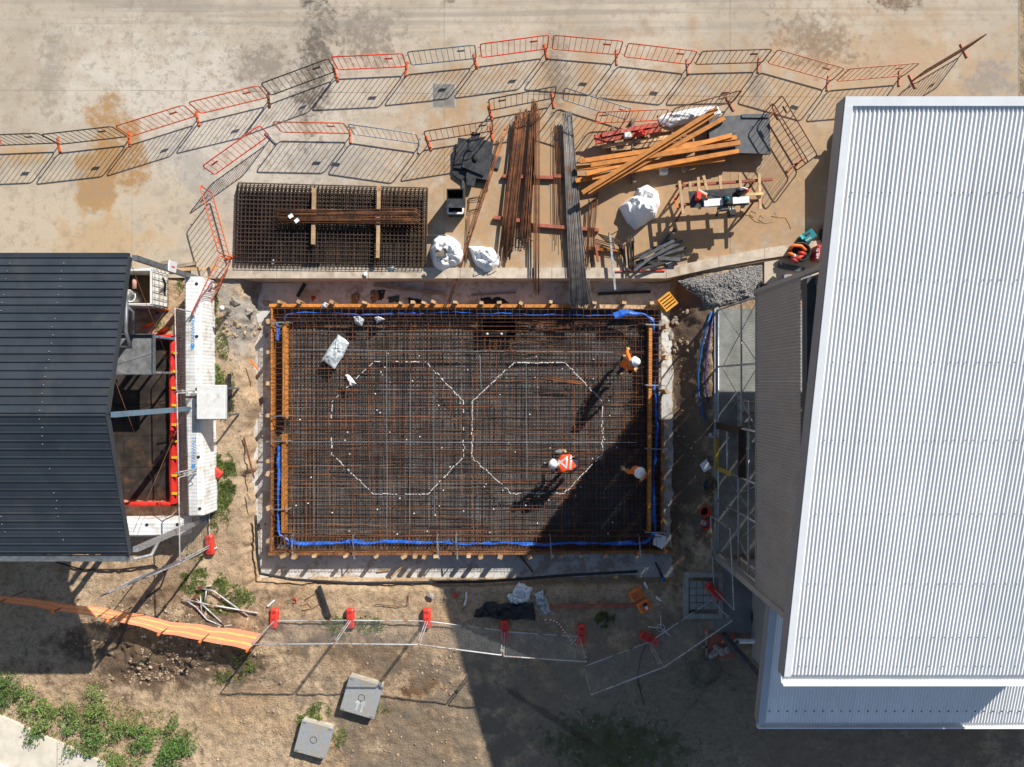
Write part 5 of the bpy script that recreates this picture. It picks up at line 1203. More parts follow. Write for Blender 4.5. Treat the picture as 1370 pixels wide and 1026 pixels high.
# ---------------------------------------------------------------- left side: white barrier walls, tank, bund
wall_m = NT('white_ribbed_plastic'); sx_ = wall_m.n('ShaderNodeSeparateXYZ'); wall_m.put(sx_.inputs[0], wall_m.pos)
wall_m.bump(wall_m.rng(wall_m.math('SINE', wall_m.math('MULTIPLY', sx_.outputs['Y'], 58.0)), -1, 1), .22, .02)
wm = wall_m.done(wall_m.mix(wall_m.rng(wall_m.noise(2.5, 6, .65), .46, .66), (.76,.77,.77), (.55,.51,.45)), .5)
def pbarrier(name, label, a, b, z1, wtop, lug=True, letter=None):
    p, q = P(*a, z1), P(*b, z1); d = (q-p); L = d.length; d.normalize(); s = Vector((-d.y, d.x, 0))
    t = thing(name, label, 'barrier wall', ((p+q)/2).xy.to_3d())
    prof = [(-.27, 0), (-.27, .12), (-wtop/2-.02, .5), (-wtop/2, z1-.05), (-wtop/2+.05, z1), (wtop/2-.05, z1), (wtop/2, z1-.05), (wtop/2+.02, .5), (.27, .12), (.27, 0)]
    mb = MB(); vs = []
    for e, inset in ((p, .0), (p+d*.02, -.02), (q-d*.02, -.02), (q, 0)):
        for x, z in prof: vs.append(Vector((e.x, e.y, 0))+s*(x*(1+inset*-1 if inset == 0 else 1)*(.97 if inset == 0 else 1))+Vector((0, 0, z*(.985 if inset == 0 else 1))))
    n = len(prof); fs = [(k*n+i, k*n+i+1, (k+1)*n+i+1, (k+1)*n+i) for k in range(3) for i in range(n-1)] + [tuple(range(n)), tuple(range(4*n-1, 3*n-1, -1))]
    fs = [f[::-1] for f in fs]; mb.add(vs, fs); mb.build('shell', wm, t)
    k = 0; 
    for f in (.06, .5, .94):
        c = p.lerp(q, f)-s*.0+s*.12; MB().lathe((c.x, c.y, z1), [(.0, .004), (.035, .004), (.045, .015), (.05, .0)], 10).build('filler_cap', MAT['black_rubber'], t)
    return t, p, q, d, s
t, p, q, d, s = pbarrier('plastic_barrier_wall', 'long white ribbed barrier wall unit, upper of the two along the fence', (257.5, 370), (258, 530), .95, .5)
blt = M('blue_print', (.02,.25,.65), .5)
def barlogo(t, px, py, z, flip=1):
    o = text('TITANWALL', P(px, py-3, z), .17, R(90), blt, t); 
    lg = MB(); c = P(px, py+17, z+.003)
    lg.add([c+Vector(v) for v in ((-.07, -.12, 0), (.02, -.04, 0), (.05, .1, 0), (-.04, .03, 0))], [(0, 1, 2, 3)]); lg.add([c+Vector(v) for v in ((-.09, -.02, 0), (-.03, .03, 0), (.0, .12, 0), (-.07, .08, 0))], [(0, 1, 2, 3)]); tag(lg.build('logo', blt, t), kind='stuff')
barlogo(t, 258.5, 447, .953)
t2, p, q, d, s = pbarrier('plastic_barrier_wall', 'long white ribbed barrier wall unit, lower of the two along the fence', (258, 533), (262, 690), .95, .48)
barlogo(t2, 259.5, 608, .953)
t3, p, q, d, s = pbarrier('plastic_barrier_wall', 'white barrier wall unit lying level below the red bund', (150, 708), (243, 707), .7, .46)
crumple('lid_cover', None, [(300, 0), (301, 0), (301, 1), (300, 1)], -3, .01, wm, None, parent=t3) if False else None
# white cabinet
t = thing('white_cabinet', 'white square cabinet standing over the middle of the white barrier walls', 'cabinet', P(291, 536, 0))
c = P(281.5, 538, 1.35); MB().bbox(c-Vector((0, 0, .1)), (.82, 1.0, .18), .0, .015).build('top', MAT['white_plastic'], t)
for dx in (-.3, .3):
    for dy in (-.4, .4): MB().beam(c+Vector((dx, dy, -.1)), Vector((c.x+dx, c.y+dy, 0)), .05, .05).build('leg', MAT['dark_frame'], t)
MB().tube([c+Vector((-.4, .25, 0)), c+Vector((-1.0, .3, .15))], .02, 6).build('arm', MAT['galv'], t)
# cut open tank in a cage
t = thing('cut_open_tank', 'cut open white bulk tank in a steel cage beside the dark shed', 'tank', P(203, 388, 0))
ta, tb_, tz = P(178, 372, 0), P(215, 404, 0), 1.0
cx_, cy_ = (ta.x+tb_.x)/2, (ta.y+tb_.y)/2; wx_, wy_ = 1.15, 1.0; cx_ = P(200, 0, 0).x; cy_ = P(0, 390, 0).y
wh = M('milky_tank_plastic', (.72,.7,.64), .5, 0, .08, 4, (.5,.36,.2), .25)
for dx, dy, sx2, sy2 in ((wx_/2, 0, .04, wy_), (-wx_/2, 0, .04, wy_), (0, wy_/2, wx_-.04, .04), (0, -wy_/2, wx_-.04, .04)): MB().box((cx_+dx, cy_+dy, .58), (sx2, sy2, .95)).build('tank_side', wh, t)
MB().box((cx_, cy_, .14), (wx_-.06, wy_-.06, .05)).build('tank_floor', M('tank_sludge', (.12,.07,.03), .5), t)
for zz in (.15, .4, .65, .9, 1.04): MB().tube([(cx_-wx_/2-.05, cy_-wy_/2-.05, zz), (cx_+wx_/2+.05, cy_-wy_/2-.05, zz), (cx_+wx_/2+.05, cy_+wy_/2+.05, zz), (cx_-wx_/2-.05, cy_+wy_/2+.05, zz), (cx_-wx_/2-.05, cy_-wy_/2-.05, zz)], .013, 5).build('cage_rail', MAT['galv'], t)
for i in range(6):
    yy = cy_-wy_/2+wy_*i/5; MB().tube([(cx_+wx_/2+.06, yy, .1), (cx_+wx_/2+.06, yy, 1.04)], .012, 5).build('cage_bar', MAT['galv'], t)
for i in range(6):
    xx = cx_-wx_/2+wx_*i/5
    for yy in (cy_-wy_/2-.06, cy_+wy_/2+.06): MB().tube([(xx, yy, .1), (xx, yy, 1.04)], .012, 5).build('cage_bar', MAT['galv'], t)
MB().box((cx_, cy_, .05), (1.2, 1.05, .1)).build('pallet_base', MAT['timber_grey'], t)
t = thing('bucket', 'white round bucket standing inside the cut open tank', 'bucket', (cx_-.3, cy_-.22, .17)); MB().lathe((cx_-.25, cy_-.22, .17), [(0, 0), (.15, 0), (.18, .5), (.19, .5), (.19, .53), (.165, .53), (.14, .03), (0, .03)], 20).build('shell', MAT['white_plastic'], t); MB().tube([(cx_-.25+.18*math.cos(a), cy_-.22+.12*math.sin(a), .72+.06*math.sin(a)) for a in [R(18*i) for i in range(11)]], .006, 4).build('handle', MAT['galv'], t)
t = thing('gas_bottle', 'small pink and dark bottle at the left of the tank by the roof edge', 'bottle', P(181, 382, .1)); MB().lathe(P(180, 386, .8), [(0, 0), (.06, 0), (.065, .25), (.03, .3), (.03, .36), (0, .36)], 10, Matrix.Rotation(R(-90), 3, 'X')).build('body', M('pink_plastic', (.6,.33,.26), .5), t); MB().lathe(P(180.5, 372, .8), [(0, 0), (.05, 0), (.05, .1), (0, .1)], 10, Matrix.Rotation(R(-90), 3, 'X')).build('cap', MAT['black_rubber'], t)
tag(MB().tube([P(218, 372, .9), P(221, 380, .5), P(220, 395, .25), P(216, 408, .1), P(210, 420, .05)], .035, 7).build('black_hose', MAT['black_rubber']), 'black hose hanging from the cage of the tank', 'hose')
# red bund with dark liner
t = thing('spill_bund', 'red sided bund with black liner and yellow clips under the dark shed edge', 'bund', P(180, 580, 0))
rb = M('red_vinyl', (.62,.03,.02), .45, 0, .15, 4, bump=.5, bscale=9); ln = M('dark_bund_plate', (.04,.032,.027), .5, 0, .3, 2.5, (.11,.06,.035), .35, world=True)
bx0, bx1, by0, by1 = -13.5, P(236, 0, 0).x, P(0, 452, 0).y, P(0, 672, 0).y
# one vinyl wall per side
def vw(a, b, nm='vinyl_side'):
    a, b = Vector(a), Vector(b); L = (b-a).length; d = (b-a)/L; s = Vector((-d.y, d.x, 0))
    mb = MB(); pr = [(.12, 0), (.06, .34), (0, .36), (-.06, .34), (-.02, 0)]
    n = max(2, int(L/.15))
    mb.grid(lambda u, v: a+d*(u*L)+s*(pr[min(4, int(round(v*4)))][0]+.025*fbm(u*L, v, 2.2, 3, L))+Vector((0, 0, pr[min(4, int(round(v*4)))][1]+.02*fbm(u*L, v, 3, 2))), n, 4); return mb.build(nm, rb, t)
vw((bx1, by0, 0), (bx1, by1, 0)); vw((bx1, by1, 0), (bx0, by1, 0)); vw((bx0, by0, 0), (bx1, by0, 0))
for i in range(5):
    for j in range(4):
        w_, h_ = (bx1-.12-bx0)/4, (by0-by1-.2)/5
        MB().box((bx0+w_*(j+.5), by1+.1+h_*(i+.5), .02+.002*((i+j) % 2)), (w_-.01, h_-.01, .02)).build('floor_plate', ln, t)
for y in (472, 497, 519, 542, 568, 590, 612, 636, 660): MB().box(P(233.5, y, .36), (.16, .07, .05), rz=rnd.uniform(-.1, .1)).build('yellow_clip', MAT['yellow_plastic'], t)
# steel hopper on stand
t = thing('steel_tray', 'grey steel tray table with blue legs at the edge of the dark roof', 'tray table', P(205, 475, 0))
c = P(192, 474, 1.5); MB().box(c+Vector((-.3, 0, 0)), (1.25, 1.15, .04)).build('tray', M('dusty_grey_steel', (.17,.175,.18), .6, .2, .25, 4, (.3,.29,.27), .3), t)
for dx, dy, a_, b_ in ((.33, 0, .03, 1.15), (-.9, 0, .03, 1.15), (-.3, .575, 1.2, .03), (-.3, -.575, 1.2, .03)): MB().box(c+Vector((dx, dy, .05)), (a_, b_, .12)).build('rim', MAT['dark_frame'], t)
for dx in (.3, -.85):
    for dy in (-.52, .52): MB().beam(c+Vector((dx, dy, 0)), Vector((c.x+dx, c.y+dy, .03)), .06, .06).build('leg', M('blue_steel_leg', (.1,.2,.3), .5) if dx > 0 and dy > 0 else bpy.data.materials.get('blue_steel_leg') or MAT['galv'], t)
MB().tube([c+Vector((-.15, .55, .3)), c+Vector((-.15, 1.2, .3)), c+Vector((-.15, 1.3, .6))], .045, 8).build('pipe', MAT['dark_frame'], t)
# timber scraps and cones near tank
for a, b, l, m_ in (((215, 352), (232, 350), 'short weathered board by the notice board post', 'timber_grey'), ((228, 361), (292, 358.5), 'long pale plank lying on the yard edge by the tank', 'timber'), ((226, 358), (262, 352), 'brown plank behind the long pale plank', 'timber_grey')): stick('plank', l, a, b, .1, .05, GZ+.05, MAT[m_])
for x, y, r_, l in ((218, 414, 10, 'orange tube lying by the end of the white barrier wall'), (199, 434, 25, 'orange tube in the weeds above the red bund'), (218, 441, 35, 'short orange tube touching the top of the red bund')):
    p = P(x, y, .06); dd = Vector((math.cos(R(r_)), math.sin(R(r_)), 0)); tag(MB().tube([p-dd*.17, p+dd*.17], [.05, .055], 8).build('plastic_tube', MAT['orange_plastic']), l, 'tube')
stick('dirty_plank', 'muddy plank slanting between the tank and the red bund', (222, 408), (196, 446), .2, .03, .04, MAT['timber_grey'])
# hose reel and pink lid
t = thing('hose_reel', 'coil of pink red hose with a pale lid at the end of the white wall', 'hose coil', P(272, 384, .0))
for i in range(5): MB().tube([P(268, 384, .25+.05*i)+Vector((.3-.015*i, 0, 0)).xyz*1.0 if False else P(268, 384, .3+.05*i)+Vector(((.3-.012*i)*math.cos(a), (.3-.012*i)*math.sin(a), 0)) for a in [R(20*j) for j in range(19)]], .028, 6).build('hose_loop', M('pink_red_hose', (.4,.13,.1), .6) if i == 0 else bpy.data.materials['pink_red_hose'], t)
MB().lathe(P(275, 382, .4), [(.0, .14), (.2, .14), (.22, .1), (.22, 0), (0, 0)], 18).build('lid', M('pale_pink_lid', (.7,.5,.5), .5), t)
# pit lids
ckp = NT('checker_plate_lid'); ck = ckp.vor(34, ckp.map(ckp.obj)); ckp.bump(ckp.rng(ck, .25, .45), .9, .015)
ckm = ckp.done(ckp.mix(ckp.rng(ckp.noise(3, 6, .65, ckp.obj), .42, .7), (.42,.43,.43), (.46,.4,.31)), .45, .3, .5)
def lid(label, px, py, size, rz, h, arrow=False):
    t = thing('access_cover', label, 'pit lid', P(px, py, 0), rz, 'chequer plate pit lids')
    MB().box((0, 0, h/2-.02), (size-.04, size-.04, h)).build('concrete_box', M('pit_box_concrete', (.4,.36,.3), .85) if not bpy.data.materials.get('pit_box_concrete') else bpy.data.materials['pit_box_concrete'], t, True)
    MB().bbox((0, 0, h), (size, size, .05), b=.01).build('cover_plate', ckm, t, True)
    MB().tube([(.1*math.cos(a), .1*math.sin(a), h+.035) for a in [R(30*i) for i in range(13)]], .008, 5, False).build('lifting_ring', MAT['plate_grey'], t, True)
    for sx in (-1, 1):
        for sy in (-1, 1): MB().box((sx*(size/2-.09), sy*(size/2-.06), h+.03), (.11, .05, .014)).build('hinge', MAT['galv'], t, True)
    if arrow:
        wp = M('worn_white_marking', (.5,.5,.48), .7)
        for dx in (-.06, .1): MB().box((dx, -.3, h+.027), (.05, .28, .004)).build('painted_bar', wp, t, True); MB().add([(dx-.09, -.2, h+.029), (dx+.09, -.2, h+.029), (dx, -.06, h+.029)], [(0, 1, 2)]).build('painted_arrow', wp, t, True)
lid('steel chequer plate pit lid with worn white marks, higher of the two', 486.5, 927.5, 1.08, R(-16), .28, True)
lid('steel chequer plate pit lid with plain top, lower of the two', 423, 983.5, 1.0, R(-15), .26)
# steel frames pile
t = thing('steel_tube_pile', 'pile of rusty galvanised steel frames on the sand left of the fence', 'steel frames', P(290, 805, 0))
for pl_ in ([(244, 800), (262, 812), (277, 829), (298, 838), (310, 836)], [(265, 787), (285, 790), (332, 824)], [(250, 802), (275, 808), (345, 820)], [(258, 797), (300, 836)], [(268, 797), (270, 822)], [(270, 786), (283, 783)], [(274, 805), (276, 790)]):
    MB().tube([P(a, b, .08+.04*rnd.random()) for a, b in pl_], .024, 6).build('frame_tube', MAT['galv_rust'], t)
for x, y in ((268, 786), (262, 798), (297, 839)): MB().box(P(x, y, .12), (.16, .1, .06), rz=.4).build('rusty_plate', MAT['rusty_steel'], t)
tag(MB().tube([P(75, 752, .06), P(110, 762, .05), P(160, 762, .06), P(205, 756, .05), P(222, 766, .05), P(215, 785, .05), P(195, 800, .05)], .028, 7).build('black_pipe', MAT['black_rubber']), 'black flexible pipe curving over the sand below the shed', 'pipe')
# black drain pipe along pit bottom
dpts = [(341, 690), (343, 740), (347, 768), (390, 776), (470, 781), (560, 780), (640, 779), (700, 775), (760, 770), (872, 764)]; dfine = [along(dpts[i], dpts[i+1], k/6) for i in range(len(dpts)-1) for k in range(6)]
tag(MB().tube([(lambda p_: Vector((p_.x, p_.y, max(terr(p_.x, p_.y), -.2)+.04)))(P(x_, y_, -.1)) for x_, y_ in dfine], .045, 8).build('drainage_pipe', MAT['black_rubber']), 'black drainage pipe running along the lower edge of the excavation', 'pipe')
stick('black_pipe_length', 'short black pipe standing out of the sand above the lower fence', (427, 784), (441, 826), .09, .09, .1, MAT['black_rubber'], 'pipe')
stick('black_pipe_length', 'short black pipe lying upright right of the white cabinet', (306.5, 500), (308, 546), .09, .09, .12, MAT['black_rubber'], 'pipe')
tag(MB().lathe(P(308, 415, .02), [(0, 0), (.06, 0), (.06, .6), (.075, .6), (.075, .66), (0, .66)], 12).build('capped_pipe', MAT['white_plastic']), 'white capped pipe rising from the pale spoil bank', 'pipe')
# ---------------------------------------------------------------- shaded area, lower right
crumple('black_plastic_sheet', 'folded black plastic sheet lying in the shade by the fence', [(634, 825), (636, 815), (646, 812), (650, 805), (690, 807), (713, 806), (716, 831), (670, 827)], .03, .14, MAT['black_rubber'], 'plastic sheet', 2, 16, 1.6, 1.2)
crumple('clear_plastic_sheet', 'pale blue white plastic film above the black sheet', [(677, 797), (690, 790), (693, 778), (700, 780), (712, 789), (708, 802), (700, 807), (684, 808)], .03, .14, MAT['bag'], 'plastic sheet', 5, 16, 3, 1.2)
crumple('clear_plastic_sheet', 'greyish clear plastic film at the end of the red plank', [(714, 796), (726, 788), (731, 800), (737, 817), (729, 824), (721, 812)], .03, .14, MAT['plastic_clear'], 'plastic sheet', 8, 14, 3.4, 1.2)
stick('red_plank', 'long faded red plank lying in the shade above the fence', (729, 812), (850, 810), .11, .05, .05, tr, 'plank')
tag(MB().tube([P(726, 829, .05), P(738, 829, .05), P(748, 834, .05), P(757, 848, .05), P(766, 860, .05), P(770, 864, .05), P(770, 855, .05)], .022, 6).build('warning_tape', None or (lambda: (lambda t_: t_.done(t_.mix(t_.rng(t_.math('SINE', t_.math('MULTIPLY', t_.math('ADD', (lambda s_: (t_.put(s_.inputs[0], t_.pos), s_.outputs['X'])[1])(t_.n('ShaderNodeSeparateXYZ')), (lambda s_: (t_.put(s_.inputs[0], t_.pos), t_.math('MULTIPLY', s_.outputs['Y'], -1.0))[1])(t_.n('ShaderNodeSeparateXYZ'))), 45.0)), -.1, .1), (.75,.75,.75), (.6,.03,.03)), .5))(NT('red_white_tape')))()), 'red and white striped tape lying beside the faded red fence foot', 'tape')
t = thing('open_case', 'open orange plastic tool case lying in the shade', 'tool case', P(856, 804, 0))
for x, y, r_ in ((851, 796, 28), (862, 811, 28)):
    c = P(x, y, .06); MB().bbox(c, (.42, .36, .1), R(r_), .05).build('shell', MAT['orange_plastic'], t); MB().bbox(c+Vector((0, 0, .045)), (.34, .28, .02), R(r_), .04).build('tray', M('orange_tray', (.5,.12,.03), .6) if x == 851 else bpy.data.materials['orange_tray'], t)
MB().bbox(P(863, 809, .14), (.13, .1, .05), .4, .02).build('drill', MAT['black_rubber'], t); MB().box(P(865, 813, .125), (.08, .11, .01), .3).build('leaflet', MAT['paper'], t)
paper('white folded paper on the dark soil beside the building', [(936, 622), (945, 614), (952, 626), (942, 632)], .0)
t = thing('canvas_bag', 'olive canvas tool bag open on the dark soil by the building', 'tool bag', P(945, 648, -.15))
MB().lathe(P(946, 648, -.2), [(.2, 0), (.28, .1), (.27, .28), (.2, .3), (.17, .1), (0, .08)], 14, sx=.9, sy=1.1).build('bag_body', MAT['canvas'], t); MB().bbox(P(944, 648, .03), (.1, .12, .06), .3, .02).build('blue_pouch', MAT['blue_plastic'], t); MB().tube([P(938, 648, .1), P(931, 645, .12), P(937, 641, .12)], .015, 5).build('handle', MAT['canvas'], t)
for x, y, l, m_ in ((941, 683, 'round red tub with dark contents beside the building', 'red_plastic'), (942, 700, 'square red tub with pale contents beside the building', 'red_plastic')):
    t = thing('red_tub', l, 'tub', P(x, y, -.1)); MB().lathe(P(x, y, -.12), [(.12, 0), (.15, .24), (.165, .25), (.14, .22), (.11, .05), (0, .05)], 8 if y > 690 else 14, Matrix.Rotation(R(22), 3, 'Z')).build('shell', MAT[m_], t); MB().lathe(P(x, y, .02), [(0, 0), (.11, 0), (.1, -.02), (0, -.02)], 10).build('contents', MAT['black_rubber'] if y < 690 else MAT['paper'], t)
crumple('paper_litter', 'black and white rubbish on the soil against the building', [(945, 578), (952, 576), (955, 586), (948, 589)], -.1, .1, MAT['paper'], 'rubbish', 5, 8, 5)
for pts_, l, m_ in (([(952, 417), (944, 440), (938, 470), (934, 500), (935, 530), (939, 548), (943, 562)], 'bright blue pipe curving beside the building', 'blue_plastic'), ([(955, 420), (950, 445), (945, 480), (943, 510), (945, 525), (948, 538)], 'purple pipe curving beside the blue pipe', 'purple_plastic')):
    tag(MB().tube([P(a, b, terr(*P(a, b, -.3).xy)+.05) for a, b in pts_], .033 if m_[0] == 'b' else .028, 8).build('conduit_pipe', MAT[m_]), l, 'pipe')
mb = MB()
for k in range(7):
    r_ = .35+.1*rnd.random(); ox, oy = rnd.uniform(-.15, .15), rnd.uniform(-.15, .15)
    mb_pts = [P(942, 897, .03+.01*k)+Vector((ox+r_*1.1*math.cos(a), oy+r_*math.sin(a), .01*math.sin(3*a))) for a in [R(24*i) for i in range(15+1)]]
    if k == 0: allp = []
    allp += mb_pts
allp = [P(900, 975, .02), P(925, 945, .02)]+allp+[P(985, 905, .02), P(1002, 930, .02)]
tag(MB().tube(allp, .008, 4).build('cable_coil', M('grey_green_cable', (.12,.13,.1), .6)), 'loose coil of thin grey cable on the shaded soil', 'cable')
tag(MB().tube([P(866, 858, .02), P(857, 880, .02), P(853, 905, .02), P(857, 925, .02), P(862, 943, .02)], .012, 5).build('black_cable', MAT['black_rubber']), 'black cable hanging off the angled fence onto the soil', 'cable')
t = thing('green_hose', 'dark green garden hose coiled on the apron under the low roof', 'hose coil', P(1022, 825, .06))
for k in range(5): MB().tube([P(1022, 825, .08+.03*k)+Vector(((.4-.03*k)*math.cos(a), (.42-.03*k)*math.sin(a), 0)) for a in [R(20*i) for i in range(19)]], .018, 5).build('hose_loop', M('dark_green_hose', (.02,.06,.035), .5) if k == 0 else bpy.data.materials['dark_green_hose'], t)
t = thing('stone_board', 'red brown board holding flat stones beside the column', 'board', P(965, 863, 0)); MB().prism(PL([(948, 846), (984, 846), (984, 880), (948, 880)], .05), .0, .05).build('board', tr, t)
for x, y, r_ in ((955, 873, .12), (958, 866, .1), (965, 871, .12), (972, 869, .1), (951, 876, .1)): MB().lathe(P(x, y, .06), [(0, 0), (r_, .01), (r_*.9, .07), (0, .1)], 7, Matrix.Rotation(rnd.uniform(0, 3), 3, 'Z'), sx=1.3, smooth=False).build('stone', MAT['stone'], t)
t = thing('timber_stakes', 'pale stakes with orange flags beside the red brown board', 'stakes', P(945, 860, 0))
for a, b in (((945, 838), (945, 878)), ((938, 865), (948, 865))): MB().beam(P(*a, .1), P(*b, .1), .07, .06).build('stake', MAT['timber_grey'], t)
for x, y in ((944.5, 845), (967.5, 857)): MB().add([P(x-2, y+3, .2), P(x+3, y+2, .2), P(x, y-4, .22), P(x, y, .26)], [(0, 1, 3), (1, 2, 3), (2, 0, 3), (0, 2, 1)]).build('flag', MAT['orange_plastic'], t)
t = thing('red_pump', 'small red hand tool on the soil at the edge of the large shadow', 'tool', P(610, 796, 0)); MB().lathe(P(608, 796, 0), [(0, 0), (.06, 0), (.06, .12), (0, .14)], 8).build('head', MAT['red_plastic'], t); MB().tube([P(608, 796, .08), P(616, 793.5, .06)], .022, 6).build('handle', MAT['red_plastic'], t)
for i, (x, y, r_, l) in enumerate(((624, 797, 90, 'white spray can standing at the edge of the large shadow'), (622.5, 806, 70, 'white spray can lying just below the other one'), (864, 783, -65, 'white tube lying near the orange open case'), (881, 801, -40, 'white spray can lying right of the orange case'))):
    p = P(x, y, .04); dd = Vector((math.cos(R(r_)), math.sin(R(r_)), 0)); tag(MB().tube([p-dd*.1, p+dd*.08, p+dd*.09, p+dd*.12], [.033, .033, .02, .02], 8).build('spray_can', MAT['white_plastic']), l, 'can')
t = thing('survey_pole', 'black pole with blue cap lying at the lower right corner of the pit', 'pole', P(884, 765, 0)); MB().tube([P(877, 752, 0), P(886, 772, .05)], .04, 8).build('pole', MAT['black_rubber'], t); MB().tube([P(886, 772, .05), P(888, 777, .06)], .06, 8).build('cap', MAT['blue_plastic'], t)
t = thing('tripod_head', 'thin white three armed stand on the soil near the turned fence foot', 'stand', P(884, 840, 0))
for a in (90, 175, 320): MB().tube([P(884, 840, .12), P(884, 840, .05)+Vector((.4*math.cos(R(a)), .4*math.sin(R(a)), 0))], .012, 5).build('arm', MAT['white_plastic'], t)
MB().tube([P(884, 840, .1)+Vector((.12*math.cos(R(30*i)), .12*math.sin(R(30*i)), 0)) for i in range(13)], .01, 5).build('ring', MAT['white_plastic'], t)
# pit rubbish at the top edge
for i, (pts_, m_, l) in enumerate((([(416, 397), (420, 394), (423, 399), (418, 403)], 'case_red', 'small red box in the top of the pit'), ([(470, 393), (480, 391), (484, 397), (478, 406), (470, 405)], 'cardboard', 'torn brown cardboard in the pit, left piece'), ([(496, 388), (508, 387), (510, 400), (498, 406), (494, 400)], 'cardboard', 'torn brown cardboard in the pit, right piece'), ([(505, 388), (517, 387), (512, 402), (506, 402)], 'black_rubber', 'black plastic scrap on the brown cardboard in the pit'), ([(518, 397), (534, 394), (535, 404), (520, 405)], 'plate_grey', 'grey board scrap in the pit'), ([(544, 398), (564, 400), (563, 406), (546, 405)], 'black_rubber', 'black scrap in the pit near the pegs'), ([(642, 398), (672, 397), (682, 406), (646, 407)], 'black_rubber', 'black mesh bag in the pit behind the formwork'))):
    crumple('pit_scrap', l, pts_, PIT+.03, .05, MAT[m_], 'scrap', i*3+1, 6, 4, .5)
stick('grey_board', 'long weathered board lying in the top of the pit', (500, 381), (596, 393), .09, .05, PIT+.07, MAT['timber_grey'], 'plank')
stick('thin_board', 'thin board lying in the pit right of the slanting bars', (630, 395), (690, 391), .04, .04, PIT+.06, MAT['timber_grey'], 'plank')
stick('black_beam', 'black beam lying in the pit below the steel post', (800, 393), (870, 390), .09, .08, PIT+.08, MAT['black_rubber'], 'beam')
stick('wall_scrap', 'black scrap timber leaning in the left end of the pit', (398, 397), (408, 379), .1, .06, PIT+.12, MAT['black_rubber'], 'timber')
# kerb litter
for x, y, m_, l in ((365, 350, 'paper', 'white block standing on the mesh stack corner by the kerb'), (489, 366, 'paper', 'white printed paper on the kerb')): tag(MB().box(P(x, y, .2), (.1, .12, .02), .2).build('paper_label', MAT[m_]), l, 'paper')
crumple('white_rag', 'white rag on the kerb near the right end of the mesh stack', [(515, 359), (526, 355), (532, 360), (522, 363)], .12, .06, MAT['plastic_clear'], 'rag', 3, 6, 6)
tag(MB().prism(PL([(405, 352), (426, 352), (426, 357), (405, 357)], .1), .07, .1).build('grey_slab', MAT['plate_grey']), 'small dark grey slab between mesh stack and kerb', 'slab')
# ---------------------------------------------------------------- weeds, shrubs, grass
def leafclump(mb, c, rx, ry, h, n, ls, seed):
    r = random.Random(seed); subs = []
    for i in range(12):
        a = r.uniform(0, 6.283); q = r.uniform(.1, 1.15); subs.append((q*rx*math.cos(a), q*ry*math.sin(a), r.uniform(.14, .48), h*r.uniform(.45, 1.1)))
    for _ in range(n):
        cx, cy, sr_, hh = r.choice(subs); a = r.uniform(0, 6.283); q = r.random()**.6
        x, y = cx+q*sr_*rx*math.cos(a), cy+q*sr_*ry*math.sin(a); z = hh*(1-q*q*.8)*r.uniform(.2, 1.05)+.02
        d = Vector((math.cos(a)+r.gauss(0, .7), math.sin(a)+r.gauss(0, .7), r.uniform(-.3, .7))).normalized()*ls*r.uniform(.5, 1.7)
        s = d.cross(Vector((r.gauss(0, .4), r.gauss(0, .4), 1))).normalized()*ls*r.uniform(.16, .36); p = Vector(c)+Vector((x, y, z))
        mb.add([p, p+d*.5+s+Vector((0, 0, .012)), p+d, p+d*.5-s+Vector((0, 0, .012))], [(0, 1, 2, 3)])
shr = [(5, 922, 26, 20, .5, 'weed bush at the far left edge above the footpath', 0), (58, 942, 19, 26, .55, 'upright weed bush, tallest left of the footpath edge', 1), (52, 978, 14, 12, .35, 'small round dark weed at the footpath edge', 0), (97, 952, 12, 16, .35, 'small pale weed between the two taller bushes', 1),
       (132, 946, 20, 25, .5, 'bright green weed bush near the middle of the strip', 1), (115, 985, 28, 20, .45, 'spreading grassy weed overhanging the footpath', 0), (165, 975, 17, 15, .35, 'low green weed right of the grassy one', 1), (192, 990, 16, 20, .4, 'dark weed between the low one and the large shrub', 0), (240, 995, 24, 34, .6, 'large dark green shrub at right end of the weed strip', 0), (162, 1015, 20, 14, .35, 'weed at the lower edge by the footpath', 1), (212, 978, 10, 8, .2, 'tiny weed above the large dark shrub', 1)]
for i, (x, y, rx, ry, h, l, k) in enumerate(shr):
    k_ = CAM_H/F; c = P(x, y, 0); t = thing('weed_bush', l, 'bush', c, 0, 'weeds along the footpath'); mb = MB()
    leafclump(mb, (0, 0, 0), rx*k_, ry*k_, h, int(rx*ry*2.3), .062, i+1); mb.build('foliage', MAT['leaf'] if k else MAT['leaf_dark'], t, True)
    st_ = MB()
    MB().tube([(0, 0, -.03), (.03, .02, h*.4), (.02, .06, h*.8)], [.014, .01, .005], 5).build('stem', MAT['canvas'], t, True)
gmb = MB(); gr = random.Random(5)
patches = [(295, 640, 19, 36, 2200), (292, 690, 14, 20, 260), (290, 470, 14, 40, 600), (300, 525, 14, 32, 500), (276, 400, 14, 26, 1100), (270, 778, 30, 16, 900), (300, 800, 36, 18, 800), (455, 836, 22, 12, 260), (495, 836, 26, 10, 260), (427, 952, 14, 12, 260), (404, 962, 6, 10, 120), (455, 985, 8, 14, 90), (810, 828, 12, 10, 260), (310, 905, 20, 12, 160), (505, 946, 18, 8, 110), (10, 945, 26, 20, 220), (100, 965, 80, 34, 600), (200, 985, 70, 32, 450), (820, 1000, 80, 25, 500), (335, 880, 16, 14, 160), (215, 435, 14, 8, 80), (247, 380, 8, 12, 120), (430, 300, 0, 0, 0), (450, 292, 7, 5, 60), (930, 940, 120, 60, 260), (265, 735, 14, 14, 130)]
